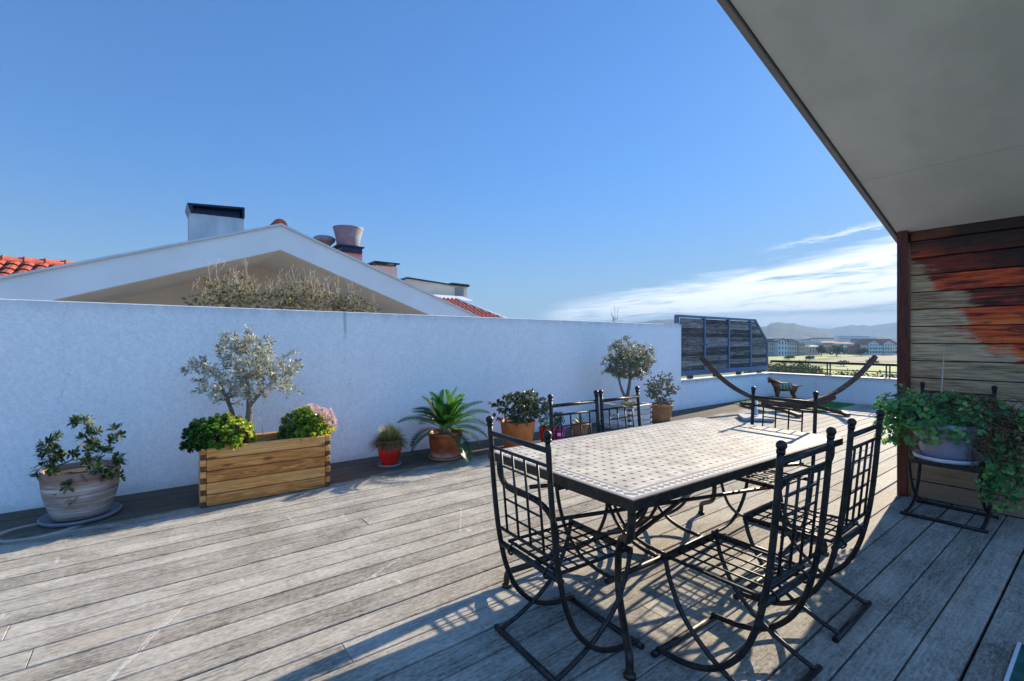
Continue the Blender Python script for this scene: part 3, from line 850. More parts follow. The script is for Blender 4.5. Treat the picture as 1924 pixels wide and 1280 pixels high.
# ---- orange pot and bush
pot('terracotta_pot', 'large plain orange terracotta pot behind the corner of the table', 'pot', (3.72, 4.74, 0), potprof(.17, .228, .345, .0, .02, .004), M['orange'], None, None, .32, .2)
def bush(name, label, cat, loc, blobs, ntips, nleaf, L, W, mat, seed, twig='twig', kind=0, r0=.007, stem=.12, up=.3, jit=.12, clr=.5, bare=0, rtip=.0018):
    rng = random.Random(seed); root = thing(name, label, cat, loc); b = MB(); lf = MB()
    tr = [((0, 0, 0), r0*1.6)]+[((rng.uniform(-.04, .04), rng.uniform(-.04, .04), stem*rng.uniform(.2, 1)), r0*1.2) for _ in range(6)]
    for p, r in tr[1:]: b.tube([(p[0]*.6, p[1]*.6, -.02), p], [r*1.2, r], 6)
    tips = [in_blobs(rng, blobs) for _ in range(ntips)]
    for P in skeleton(b, tr, tips, rng, r0, rtip, 5, jit):
        cl = rng.random()*clr
        for k in range(nleaf):
            p, d = along(P, rng.uniform(.45, 1.0)); lf.leaf(p, d+rdir(rng)*.9+Vector((0, 0, up)), rdir(rng)+Vector((0, 0, 1)), L*rng.uniform(.6, 1.2), W*rng.uniform(.7, 1.2), min(1, cl+rng.random()*(1-clr)), .15, kind)
    for k in range(bare):
        p = in_blobs(rng, blobs); p.z = max(p.z, .1); q = p+Vector((rng.uniform(-.08, .08), rng.uniform(-.05, .05), rng.uniform(.12, .3)))
        m_ = p.lerp(q, .5)+rdir(rng)*.02
        b.tube([p*.7, p, m_, q], [.004, .0035, .003, .0015], 5)
        for s in range(3): b.tube([m_.lerp(q, s/4), m_.lerp(q, s/4)+Vector((rng.uniform(-.06, .06), rng.uniform(-.03, .03), rng.uniform(.03, .1)))], [.002, .001], 4)
    b.build('stems', M[twig], root); lf.build('leaves', M[mat], root); return root
bush('leafy_bush', 'spreading dark leaved bush growing in the large orange pot', 'shrub', (3.72, 4.74, .31), [(-.04, -.02, .22, .27, .24, .18), (.26, -.02, .22, .26, .22, .18), (.1, 0, .32, .22, .2, .11), (-.14, -.1, .06, .12, .12, .07), (-.40, -.02, .26, .07, .08, .055), (-.36, -.05, .1, .08, .08, .07), (.36, -.1, .06, .14, .12, .1), (-.05, -.18, .1, .2, .1, .1)], 330, 17, .047, .0165, 'oleander', 31, up=.15)
# ---- small pots behind the table
pot('glazed_pot', 'small red pot with lime green rosettes beside the magenta bucket', 'pot', (4.22, 4.74, 0), potprof(.08, .108, .205, .006), M['red_glaze'], None, None, .18, .09)
root = thing('rosette_plant', 'lime green rosette plant in the small red pot', 'succulent', (4.22, 4.74, .19)); lf = MB(); rng = random.Random(4)
for i in range(16):
    c = Vector((rng.uniform(-.07, .07), rng.uniform(-.07, .07), rng.uniform(.0, .06)))
    for q in range(12):
        a = q*2.4; s = .3+.7*q/12; lf.leaf(c, Vector((math.cos(a)*s, math.sin(a)*s, 1.1-s*.8)), Vector((0, 0, 1)), .035, .013, rng.random(), .2, 1)
lf.build('leaves', M['lime'], root)
t = pot('tin_bucket', 'magenta tin bucket with a white label behind the table', 'bucket', (4.46, 4.76, 0), potprof(.065, .085, .16, .004, .006), M['magenta'], None, None, .13, .075)
mb = MB(); mb.prism([(-.028, -.02), (.028, -.02), (.028, .02), (-.028, .02)], 'y', -.0825, -.079); o = mb.build('paper_label', M['label_white'], t); o.rotation_euler = (0, 0, math.radians(-40)); o.location = (0, 0, .09)
mb = MB()
for s in (-1, 1): mb.tube(bez([(s*.085, -.03, .14), (s*.12, -.025, .165), (s*.125, 0, .17), (s*.12, .025, .165), (s*.085, .03, .14)], 4), .006, 6)
mb.build('handle', M['magenta'], t)
bush('potted_herb', 'grey green leafy herb growing in the magenta bucket', 'herb', (4.46, 4.76, .14), [(-.04, 0, .12, .1, .1, .12), (.02, 0, .2, .06, .06, .06)], 40, 12, .06, .013, 'aloe', 33, r0=.004, stem=.06, up=.5)
pot('terracotta_pot', 'small brown terracotta pot with a strap leaved plant, left of the whitewashed planter', 'pot', (4.98, 4.86, 0), potprof(.095, .115, .165, .008), M['tanpot'], None, None, .14, .1)
root = thing('strap_plant', 'strap leaved plant standing in the small brown pot', 'plant', (4.98, 4.86, .15)); lf = MB(); rng = random.Random(14)
for i in range(26):
    a = rng.uniform(0, 2*PI); e = rng.uniform(.2, 1); d = Vector((math.cos(a)*e, math.sin(a)*e, 1.2-e*.6)).normalized(); sd = d.cross(Vector((0, 0, 1))).normalized(); L = rng.uniform(.13, .23); prev = None; r = rng.random()
    for k in range(6):
        f = k/5; p = d*L*f+Vector((0, 0, -.5*L*f*f*e)); w = .009*(1-f)**.6
        cur = (p-sd*w, p+sd*w+Vector((0, 0, .002)))
        if prev: lf.quad(prev[0], prev[1], cur[1], cur[0], r)
        prev = cur
lf.build('leaves', M['aloe'], root)
# ---- whitewashed planter with second olive
planter('square planter of whitewashed grey boards holding the second olive tree', (5.66, 4.5, 0), math.radians(1), .56, .58, .39, 5, M['grey_wood'], M['grey_end'], 17)
rng = random.Random(22)
olive((5.98, 4.8, .33), [(-.05, 0, .85, .3, .3, .2), (-.22, 0, .7, .24, .28, .2), (.2, 0, .72, .28, .28, .2), (.0, 0, .56, .35, .3, .14), (.34, 0, .6, .2, .2, .18), (.44, 0, .74, .17, .2, .16), (.36, 0, .9, .14, .2, .12), (-.34, 0, .6, .16, .2, .14), (-.1, 0, 1.02, .14, .14, .1)], 420, 19, rng,
      [[((-.05, 0, -.04), .034), ((-.03, 0, .10), .032), ((.03, 0, .28), .027), ((.06, 0, .46), .02), ((.05, 0, .68), .013), ((.0, 0, .85), .008)],
       [((-.03, 0, .12), .026), ((-.12, .01, .26), .02), ((-.2, 0, .42), .015), ((-.25, 0, .6), .009)],
       [((.05, 0, .4), .015), ((.18, 0, .52), .011), ((.3, 0, .66), .008)]], M['olive2'], 'round headed grey green olive tree in the whitewashed planter', .05, .0125)
bush('small_weeds', 'pale ground cover at the foot of the second olive tree', 'plant', (5.86, 4.66, .36), [(-.05, .0, .04, .12, .12, .04), (.12, 0, .04, .1, .1, .035)], 50, 10, .025, .011, 'drybush', 35, r0=.002, stem=.02)
pot('terracotta_pot', 'tan terracotta pot with an upright shrub, right of the whitewashed planter', 'pot', (6.93, 4.86, 0), potprof(.165, .205, .29, .008, .016), M['tanpot'], None, None, .26, .18)
bush('upright_shrub', 'bushy upright grey green shrub growing in the tan pot', 'shrub', (6.93, 4.86, .27), [(0, 0, .20, .28, .27, .18), (-.02, -.1, .08, .2, .14, .07), (-.12, 0, .36, .16, .16, .14), (.16, 0, .34, .15, .15, .16), (.30, 0, .24, .18, .16, .12), (-.26, 0, .32, .13, .14, .13), (.24, 0, .42, .09, .09, .12), (.06, 0, .46, .08, .08, .12), (-.2, 0, .22, .14, .14, .12)], 340, 26, .036, .0105, 'olive2', 36, r0=.005, stem=.03, up=1.0, jit=.07)

# ------------------------------------------------------------------ hammock stand
HC = Vector((10.0, 4.02, 0)); HA = math.atan2(-.5, .866)
t = thing('hammock_stand', 'curved wooden hammock stand with two rising arms and no hammock', 'hammock stand', HC, HA)
def beam(path, w, h, r=.5):
    mb = MB(); P = [Vector(p) for p in path]; n0 = 0; k = len(P)
    for i, p in enumerate(P):
        tt = (P[min(i+1, k-1)]-P[max(i-1, 0)]).normalized(); s = tt.cross(Vector((0, 0, 1))); s.normalize(); n = s.cross(tt)
        for a, b in ((-1, -1), (1, -1), (1, 1), (-1, 1)): mb.v.append(tuple(p+s*a*w/2+n*b*h/2))
    for i in range(k-1):
        for j in range(4):
            j2 = (j+1) % 4; mb.face((i*4+j, i*4+j2, i*4+4+j2, i*4+4+j), r)
    mb.face((3, 2, 1, 0), r); mb.face(tuple((k-1)*4+j for j in range(4)), r); return mb
def arcz(x): return .145+.915*(abs(x)/1.88)**2.35
for s in (-1, 1):
    mb = beam([(s*(.0+1.88*k/16), 0, arcz(1.88*k/16)) for k in range(17)], .075, .07, .4+.1*s); a = mb.build('arm', M['ham'], t)
    mb = MB(); mb.tube([(s*1.86, -.05, 1.0), (s*1.86, .05, 1.0)], .008, 8); mb.tube(bez([(s*1.8, 0, .97), (s*1.75, 0, 1.0), (s*1.74, 0, 1.05)], 4), .006, 6); mb.build('hook', M['rail'], a)
beam([(-.6+1.55*k/14, 0, arcz(-.6+1.55*k/14)-.074) for k in range(15)], .1, .07, .3).build('base_beam', M['ham'], t)
for s in (-1, 1):
    beam([(s*.48, -.85+1.7*k/10, .035+.05*(1-((k-5)/5)**2)) for k in range(11)], .085, .06, .7).build('cross_foot', M['ham'], t)
    mb = MB(); mb.tube([(s*.48, 0, .085), (s*.48, 0, .20)], .012, 8); mb.build('bolt', M['rail'], t)

# parasol base
t = thing('parasol_base', 'flat grey concrete parasol base with a short grey tube', 'parasol base', (8.33, 3.92, 0), math.radians(38))
mb = MB(); mb.box((0, 0, .033), (.5, .5, .056), bev=.015); mb.build('slab', M['cement'], t)
mb = MB(); mb.lathe([(.05, .08), (.05, .1), (.034, .11), (.034, .33), (.028, .33), (.028, .2), (.02, .2)], 20); mb.build('tube', M['plastic_grey'], t)

# turf and animal
mb = MB(); rng = random.Random(5)
mb.box((0, 0, .004), (2.0, 1.75, .008), 0)
for i in range(6000):
    p = Vector((rng.uniform(-1, 1), rng.uniform(-.87, .87), .008)); d = Vector((rng.uniform(-.5, .5), rng.uniform(-.5, .5), 1)).normalized()
    mb.leaf(p, d, rdir(rng), .022, .004, rng.random(), .1)
o = mb.build('turf_mat', M['turf']); o.location = (11.05, 4.42, .003); tag(o, 'rectangle of bright green artificial turf under the animal figure', 'turf mat')

def animal():
    root = thing('animal_figure', 'rusty brown metal animal figure with a pale green striped blanket on the turf', 'statue', (11.25, 4.66, .006), math.radians(127))
    # skeleton in x forward, z up
    J = {'pelvis': (-.19, 0, .33, .085), 'belly': (-.03, 0, .325, .088), 'chest': (.12, 0, .34, .098), 'neck': (.185, 0, .42, .075), 'poll': (.235, 0, .485, .06), 'face': (.285, 0, .475, .042), 'nose': (.325, 0, .425, .03),
         'tail1': (-.275, 0, .36, .02), 'tail2': (-.33, 0, .365, .009), 'tail3': (-.37, 0, .38, .005)}
    E_ = [('pelvis', 'belly'), ('belly', 'chest'), ('chest', 'neck'), ('neck', 'poll'), ('poll', 'face'), ('face', 'nose'), ('pelvis', 'tail1'), ('tail1', 'tail2'), ('tail2', 'tail3')]
    for s, y in (('l', .06), ('r', -.06)):
        J['sh'+s] = (.13, y, .26, .05); J['kn'+s] = (.135, y, .15, .028); J['fe'+s] = (.13, y, .05, .024); J['to'+s] = (.15, y, .015, .026)
        J['hi'+s] = (-.19, y, .27, .056); J['st'+s] = (-.165, y, .19, .036); J['ho'+s] = (-.215, y, .12, .024); J['pa'+s] = (-.205, y, .045, .022); J['tq'+s] = (-.185, y, .015, .026)
        J['ea'+s] = (.24, y*.75, .495, .02); J['ez'+s] = (.225, y*1.15, .46, .012)
        E_ += [('chest', 'sh'+s), ('sh'+s, 'kn'+s), ('kn'+s, 'fe'+s), ('fe'+s, 'to'+s), ('pelvis', 'hi'+s), ('hi'+s, 'st'+s), ('st'+s, 'ho'+s), ('ho'+s, 'pa'+s), ('pa'+s, 'tq'+s), ('poll', 'ea'+s), ('ea'+s, 'ez'+s)]
    names = list(J); me = bpy.data.meshes.new('body'); me.from_pydata([J[n][:3] for n in names], [(names.index(a), names.index(b)) for a, b in E_], [])
    o = bpy.data.objects.new('body', me); COL.objects.link(o)
    sk = o.modifiers.new('skin', 'SKIN'); sd = o.modifiers.new('sub', 'SUBSURF'); sd.levels = 2; sd.render_levels = 2
    for i, n in enumerate(names):
        sv = me.skin_vertices[0].data[i]; sv.radius = (J[n][3], J[n][3]); sv.use_root = (n == 'pelvis')
    dg = bpy.context.evaluated_depsgraph_get(); me2 = bpy.data.meshes.new_from_object(o.evaluated_get(dg)); me2.name = 'body'
    bpy.data.objects.remove(o)
    o = bpy.data.objects.new('body', me2); COL.objects.link(o); o.parent = root
    me2.materials.clear(); me2.materials.append(pot_mat('rusty_coat', (.05, .012, .006), (.22, .06, .02), (.42, .20, .08), .2, .7))
    for p in me2.polygons: p.use_smooth = True
    # blanket: shell over the back
    mb = MB(); n = 12; k = 9; R = {}
    for i in range(k):
        x = -.14+.27*i/(k-1); r = .098+.012*i/(k-1); zc = .335
        for j in range(n+1):
            a = math.radians(-28+236*j/n); R[i, j] = len(mb.v); mb.v.append((x, r*math.cos(a), zc+r*1.02*math.sin(a)))
    for i in range(k-1):
        for j in range(n): mb.face((R[i, j], R[i, j+1], R[i+1, j+1], R[i+1, j]), (i % 2)*.9, True)
    m = Mat('striped_blanket', .8); x, y, z = m.xyz()
    st = ((x*16.0).fract()).lt(.45); m.base(m.mix(st, m.ramp(m.noise(60, 4, .7), [(.4, (.02, .05, .03)), (.6, (.20, .26, .13))]), m.ramp(m.noise(50, 4, .7), [(.38, (.06, .14, .08)), (.6, (.42, .50, .34))])))
    mb.build('blanket', m.m, root)
    # mane tufts
    mb = MB(); rng = random.Random(6)
    for i in range(700):
        f = rng.random(); p = Vector((.12+.17*f, rng.uniform(-.05, .05), .44+.09*f)); p.y *= 1.35; mb.leaf(p, Vector((rng.uniform(-.3, .8), rng.uniform(-1, 1), rng.uniform(-1, .3))), rdir(rng), .07, .012, rng.random(), .1)
    mb.build('mane', leafmat('rusty_mane', [(0, (.10, .025, .01)), (.6, (.32, .12, .04)), (1, (.5, .36, .2))], .8, .1), root)
animal()

# green mat at the lower right
t = thing('green_mat', 'dark green glossy mat with a pale edge on the shaded boards', 'mat', (2.66, -.02, .004))
mb = MB(); mb.box((0, 0, .006), (.82, .60, .012)); mb.build('mat_panel', M['mat'], t)
mb = MB(); mb.box((0, .307, .008), (.82, .012, .016)); mb.build('mat_edging', M['mat_edge'], t)

# ------------------------------------------------------------------ pot of geraniums on the chair
gp = (4.91, .845, SZ+.012)
pot('plastic_pot', 'lilac grey pot on a white saucer standing on the chair by the board wall', 'pot', gp, potprof(.145, .215, .275, .01, .012), M['lilac_pot'], .205, M['white_saucer'], .24, .19)
root = thing('trailing_geranium', 'trailing geranium with round green leaves and dead brown stems spilling from the lilac pot', 'geranium', (gp[0], gp[1], .72))
rng = random.Random(41); lf = MB(); b = MB(); dd_ = MB(); ds = MB()
def round_leaf(mb, p, n, L, r):
    n = n.normalized(); u = n.orthogonal().normalized(); w = n.cross(u); a0 = rng.uniform(0, 6.3); v = len(mb.v); mb.v.append(tuple(p-n*L*.1)); K = 10
    for k in range(K):
        a = a0+2*PI*k/K; rr = L*(.5 if k % 2 else .40)*(1 if k else .15); mb.v.append(tuple(p+(u*math.cos(a)+w*math.sin(a))*rr+n*L*.1*(k % 2)))
    for k in range(K): mb.face((v, v+1+k, v+1+(k+1) % K), r, True)
green = [(-.03, .0, .14, .25, .38, .11), (-.08, .24, .10, .18, .2, .12), (-.06, .33, -.05, .14, .12, .19), (-.23, .02, .03, .07, .28, .10), (-.235, .12, -.07, .05, .13, .10), (-.235, -.1, -.03, .05, .1, .08), (-.1, -.5, .08, .16, .12, .1), (-.10, .36, .12, .1, .08, .1), (-.12, .02, .06, .13, .24, .08), (-.12, -.33, -.22, .15, .14, .22), (-.06, -.42, .02, .16, .16, .14), (-.16, -.3, -.42, .10, .13, .14), (-.13, .06, .04, .13, .22, .07), (-.15, .2, .02, .1, .14, .07)]
cen = Vector((0, 0, .02))
for i in range(2900):
    p = in_blobs(rng, green); n = (p-cen)+Vector((-.25, 0, .25))+rdir(rng)*.25
    dens = mnoise.noise(p*9)
    if dens < -.18: continue
    round_leaf(lf, p, n, rng.uniform(.028, .056), min(1, max(0, .3+.5*dens+rng.uniform(-.2, .4))))
for i in range(150):
    p = in_blobs(rng, green); q = Vector((rng.uniform(-.12, .12), rng.uniform(-.14, .14), -.02)); m_ = q.lerp(p, .55)+Vector((0, 0, .09)); b.tube(bez([q, m_, p], 3), .0022, 4, rng.random(), False)
brown = [(-.12, -.33, -.03, .17, .20, .16), (-.12, -.46, -.16, .16, .2, .18), (-.06, -.15, .16, .2, .22, .08)]
for i in range(420):
    p = in_blobs(rng, brown); q = p+rdir(rng)*.1+Vector((0, 0, -.04)); ds.tube(bez([p, p.lerp(q, .5)+rdir(rng)*.025, q], 2), .0014, 4, rng.random(), False)
for i in range(900):
    p = in_blobs(rng, brown); round_leaf(dd_, p, rdir(rng), rng.uniform(.018, .036), rng.random())
for i in range(26):
    p = Vector((rng.uniform(-.1, .1), rng.uniform(-.4, .1), .12)); a = rng.uniform(-2.4, -.2); L = rng.uniform(.2, .42)
    ds.tube(bez([p, p+Vector((rng.uniform(-.08, .04), -.4*L, .12)), p+Vector((rng.uniform(-.1, .05), -.9*L, -.02)), p+Vector((rng.uniform(-.12, 0), -1.05*L, -.2))], 4), .0014, 4, rng.random(), False)
for P in ([(0, .28, .1), (-.02, .27, .22), (-.01, .25, .28)], [(0, .2, .1), (.0, .22, .2), (.0, .23, .25)]): b.tube(bez(P, 3), .002, 4)
for k in range(16): round_leaf(lf, Vector((rng.uniform(-.03, .03), rng.uniform(.2, .32), rng.uniform(.18, .29))), rdir(rng), .03, rng.random())
b.build('stems', M['twig'], root); lf.build('leaves', M['geran'], root); ds.build('dead_stems', M['deadstem'], root); dd_.build('dead_leaves', M['dead'], root)
t = thing('plant_cane', 'thin pale cane standing upright among the geraniums against the board wall', 'cane', (5.02, .9, .70))
mb = MB(); mb.tube([(0, 0, 0), (.03, .0, .3), (.07, -.01, .62)], [.0042, .004, .003], 6); mb.build('stick', M['cane'], t)
mb = MB(); mb.tube([(.02, -.06, 0), (.03, -.065, .28)], .0042, 6); mb.build('short_stick', M['cane'], t)

# ------------------------------------------------------------------ neighbour house beyond the wall
NX, NZ, NS = 1.78, 3.43, .36
t = thing('gable_house', 'neighbouring white house with a wide gable over a recessed terrace', 'house', (NX, 9.0, 0))
def zr(dx): return NZ-NS*abs(dx)
mb = MB(); HWL, HWR = 7.6, 5.2
# fascia boards of the two slopes (front face)
for s, W in ((-1, HWL), (1, HWR)):
    mb.prism([(0, NZ-.035), (s*W, zr(W)-.035), (s*W, zr(W)-.46), (0, NZ-.46)][::s], 'y', 0, .12)
mb.build('gable_fascia', M['house_white'], t)
mb = MB()
for s, W in ((-1, HWL), (1, HWR)): mb.prism([(0, NZ), (s*W, zr(W)), (s*W, zr(W)-.034), (0, NZ-.034)][::s], 'y', -.03, .2)
mb.build('verge_flashing', M['flash'], t)
mb = MB()
for s, W in ((-1, HWL), (1, HWR)): mb.prism([(0, NZ-.12), (s*W, zr(W)-.12), (s*W, zr(W)-.462), (0, NZ-.462)][::s], 'y', .122, 2.25)
mb.build('terrace_soffit', M['house_beige'], t)
mb = MB(); mb.prism([(-HWL+.3, -9), (HWR-.3, -9), (HWR-.3, zr(HWR-.3)-.36), (0, NZ-.36), (-HWL+.3, zr(HWL-.3)-.36)], 'y', 2.252, 6.0)
mb.build('recessed_wall', M['house_beige'], t)
mb = MB(); mb.box((-1.2, 1.2, -4.7), (12.2, 2.1, 9))
for xx in (-HWL+.5, HWR-.4): mb.prism([(xx-.15, -.2), (xx+.15, -.2), (xx+.15, zr(abs(xx)+.15)-.47), (xx-.15, zr(abs(xx)+.15)-.47)], 'y', .13, 2.24)
mb.build('lower_storeys', M['house_white'], t)
rf = MB()
def tiles(mb, x0, z0, x1, z1, y0, y1, pitch=.22, row=.34):
    """barrel tiles running down the slope from (x0,z0) to (x1,z1)"""
    L = math.hypot(x1-x0, z1-z0); n = max(1, int(L/row)); dx, dz = (x1-x0)/n, (z1-z0)/n; rng = random.Random(1)
    y = y0
    while y < y1:
        for k in range(n):
            r = rng.random(); xa, za, xb, zb = x0+dx*k, z0+dz*k+.0, x0+dx*(k+1.12), z0+dz*(k+1.12)+.02
            pr = None
            for j in range(6):
                a = PI*j/5; yy = y+pitch/2-math.cos(a)*pitch/2*.98; h = math.sin(a)*.07
                cur = ((xa, yy, za+h), (xb, yy, zb+h+.012))
                if pr: mb.quad(pr[0], cur[0], cur[1], pr[1], r)
                pr = cur
        y += pitch
for s, W in ((-1, HWL), (1, HWR)):
    tiles(rf, 0, NZ-.13, s*W, zr(W)-.13, .25, 6.0)
roof = rf.build('tile_roof', M['tile'], t)
mb = MB(); mb.tube([(0, .05, NZ-.03), (0, 6.0, NZ-.03)], .125, 14); mb.build('ridge_tile', M['tile'], roof)
# chimney with the dark slanted cap
o = MB(); o.prism([(-1.24, zr(1.2)-.3), (-.365, NZ-.5), (-.365, 3.765), (-1.24, 3.735)], 'y', 1.5, 2.1); ch = o.build('chimney', M['chimney_render'], roof)
o = MB()
o.prism([(-1.285, 3.90), (-.385, 3.97), (-.36, 3.97), (-.36, 3.768), (-.40, 3.768), (-.40, 3.93), (-1.2, 3.87), (-1.2, 3.75), (-1.23, 3.74)], 'y', 1.42, 2.18)
o.build('chimney_cap', M['zinc'], roof)
o = MB(); o.prism([(-1.2, 3.74), (-.41, 3.77), (-.41, 3.92), (-1.2, 3.86)], 'y', 1.6, 2.05); o.build('chimney_louvre', M['zinc'], roof)
# twin cowls on a pink stack
o = MB(); o.box((2.22, 3.1, 3.1), (.5, .5, 1.0)); ch = o.build('chimney', M['pinkbrick'], roof)
o = MB(); o.box((2.18, 3.05, 3.66), (.54, .56, .13), bev=.01); o.box((2.16, 3.05, 3.745), (.66, .6, .035)); o.build('chimney_plinth', M['zinc'], roof)
o = MB(); o.lathe([(.26, 0), (.275, .02), (.30, .2), (.35, .40), (.365, .45), (.375, .47), (.36, .47), (.34, .42), (.3, .2)], 28, (2.16, 3.0, 3.765)); o.build('chimney_cowl', M['cowl'], roof)
o = MB(); o.lathe([(.10, 0), (.12, .02), (.25, .15), (.27, .22), (.2, .27), (.05, .3)], 24, (1.66, 3.3, 3.74)); o.build('chimney_cowl', M['cowl'], roof)
o = MB(); o.box((1.66, 3.3, 3.38), (.22, .22, .76)); o.build('chimney', M['pinkbrick'], roof)
# low chimney with a slab on legs
o = MB(); o.box((3.08, 3.0, 2.8), (.58, .5, 1.06)); o.build('chimney', M['house_beige'], roof)
o = MB(); o.box((3.08, 3.0, 3.42), (.70, .62, .03), bev=.005)
for sx in (-.25, .25):
    for sy in (-.2, .2): o.box((3.08+sx, 3.0+sy, 3.37), (.03, .03, .08))
o.build('chimney_cap', M['zinc'], roof)

# second house behind on the right
t = thing('rear_house', 'pale rear building with a side vent, panel and sloping red tiles right of the gable', 'house', (8.6, 14.2, 0))
mb = MB(); mb.prism([(-.9, -9), (2.05, -9), (2.05, 3.70), (1.3, 3.70), (-.72, 3.83), (-1.1, 3.6)], 'y', 2.9, 6.0); mb.build('wall', M['house_beige'], t)
mb = MB(); mb.prism([(1.28, 3.71), (2.12, 3.69), (2.12, 3.79), (1.28, 3.81)], 'y', 2.8, 6.1); mb.prism([(-1.1, 3.61), (-.72, 3.84), (1.27, 3.71), (1.27, 3.75), (-.72, 3.885), (-1.14, 3.64)], 'y', 2.84, 6.05); mb.build('coping', M['zinc'], t)
mb = MB()
for k in range(9): mb.box((1.68, 2.88, 3.25+k*.045), (.44, .04, .03), M=Matrix.Rotation(.5, 3, 'X'))
mb.build('vent_louvre', M['plastic_grey'], t)
mb = MB(); mb.box((.78, 2.2, 3.10), (1.75, .9, .05), M=Matrix.Rotation(.28, 3, 'X')); mb.build('pale_panel', M['solar'], t)
mb = MB(); mb.box((.78, 2.3, 2.80), (1.5, .6, .42)); mb.build('panel_base', M['zinc'], t)
def tiles_y(mb, y0, z0, y1, z1, x0, x1, pitch=.24, row=.36, lim=None):
    n = int(math.hypot(y1-y0, z1-z0)/row); dy, dz = (y1-y0)/n, (z1-z0)/n; rng = random.Random(2); x = x0
    while x < x1:
        for k in range(n):
            if lim and x > lim(k/n): continue
            r = rng.random(); pr = None
            for j in range(6):
                a = PI*j/5; xx = x+pitch/2-math.cos(a)*pitch/2*.98; h = math.sin(a)*.08
                cur = ((xx, y0+dy*k, z0+dz*k+h), (xx, y0+dy*(k+1.12), z0+dz*(k+1.12)+h+.035))
                if pr: mb.quad(pr[1], cur[1], cur[0], pr[0], r)
                pr = cur
        x += pitch
mb = MB(); tiles_y(mb, -.75, 2.08, 1.0, 2.86, -1.2, 1.4, .17, .26, lambda f: 1.35-f*1.0); rr = mb.build('tile_roof', M['tile'], t)
mb = MB(); mb.tube([(1.5, -.75, 2.14), (.42, 1.0, 2.94)], .055, 8); mb.build('hip_mortar', M['house_white'], rr)
mb = MB(); mb.prism([(-.74, -9), (2.6, -9), (2.6, 2.7), (1.0, 2.80), (-.74, 2.03)], 'x', -1.15, .3); mb.box((.8, 1.0, -3.6), (1.1, 3.4, 11.2)); mb.build('lower_wall', M['house_white'], t)
# tiled roof on the far left
t = thing('tiled_house', 'house with a bright red barrel tile roof at the far left beyond the gable', 'house', (-7.5, 13.4, 0))
mb = MB()
tiles_y(mb, 2.6, 3.22, .0, 2.2, 0, 6.1); rf = mb.build('tile_roof', M['tile'], t)
mb = MB(); mb.tube([(0, 2.62, 3.26), (6.1, 2.62, 3.26)], .11, 10)
for k in range(17): mb.tube([(k*.36, 2.62, 3.27), (k*.36+.05, 2.62, 3.27)], .125, 10)
mb.build('ridge_tile', M['tile'], rf)
mb = MB(); mb.prism([(.1, -9), (2.6, -9), (2.6, 3.2), (.1, 2.2)], 'x', .05, 6.0); mb.build('wall', M['house_white'], t)

# bushes between wall and gable
G2 = 'dry bushes beyond the wall'
for i, (px, lab, bl, n) in enumerate([
    (.72, 'leftmost dry straggly bush above the wall, under the gable', [(0, 0, .45, .30, .3, .22), (-.1, 0, .3, .38, .3, .2), (.2, 0, .3, .3, .3, .18)], 115),
    (1.55, 'middle dry bush above the wall, below the right slope of the gable', [(0, 0, .42, .36, .3, .22), (.25, 0, .36, .3, .3, .2), (-.2, 0, .3, .3, .3, .18)], 125),
    (2.22, 'rightmost lower green bush above the wall, before the gable slope', [(0, 0, .30, .32, .3, .2), (.16, 0, .26, .26, .3, .16), (-.1, 0, .36, .22, .3, .14)], 115)]):
    c = bush('dry_bush', lab, 'bush', (px, 6.6, 1.55), bl, n*2, 26, .034, .014, 'drybush' if i < 2 else 'olive2', 50+i, 'drytwig', r0=.008, stem=.2, up=.4, clr=.45, bare=(44, 60, 16)[i], rtip=.003); c['group'] = G2
    mb = MB(); mb.lathe([(.2, -1.55), (.26, -.05), (.24, -.05), (.22, -.3)], 20); mb.build('planter_pot', M['terra_saucer'], c)
bush('bare_shrub', 'bare thin twigs poking above the wall near the screen', 'twigs', (8.3, 7.0, 1.3), [(-.06, 0, .55, .1, .1, .14), (.18, 0, .5, .07, .1, .1)], 16, 1, .02, .005, 'drybush', 61, 'twig', r0=.009, stem=.3, bare=5, rtip=.004)
mb = MB(); mb.box((1.5, 7.0, -.6), (16, 2.7, 1.0)); structure('neighbour_terrace', mb, M['cement'])

# ------------------------------------------------------------------ plain, town, hills
GZ = -9.0
def far_pt(px, d):
    """world XY at image bearing px (0..1924 of the survey photo) and forward distance d"""
    th = math.radians(52.585); u = (px-962)/882
    return Vector(((math.cos(th)+math.sin(th)*u)*d, (math.sin(th)-math.cos(th)*u)*d, 0))
m = Mat('plain_grass', .95, 0, .1)
c = m.ramp(m.noise(.02, 6, .6), [(.35, (.06, .11, .025)), (.5, (.13, .185, .045)), (.65, (.23, .245, .08))])
c = m.mix(sstep(m.noise(.18, 4, .7), .55, .7)*.5, c, (.06, .08, .025)); m.base(c); gm = m.m
mb = MB(); mb.quad((-6000, -6000, GZ), (6000, -6000, GZ), (6000, 6000, GZ), (-6000, 6000, GZ)); structure('ground', mb, gm)
def field(name, pts, col, dz):
    mb = MB(); mb.poly([far_pt(px, d)+Vector((0, 0, GZ+dz)) for px, d in pts]); structure(name, mb, mottled(name+'_soil', tuple(q*.8 for q in col), tuple(q*1.15 for q in col), .15, .95, bump=0))
field('ploughed_field', [(1420, 205), (1505, 225), (1600, 310), (1760, 360), (1760, 262), (1610, 245), (1560, 215), (1440, 188)], (.17, .125, .085), .05)
field('green_field', [(1400, 258), (1500, 258), (1600, 330), (1760, 375), (1760, 420), (1600, 380), (1500, 330), (1400, 300)], (.20, .24, .05), .09)
field('meadow', [(1540, 150), (1760, 150), (1760, 232), (1600, 215), (1540, 190)], (.22, .25, .06), .07)

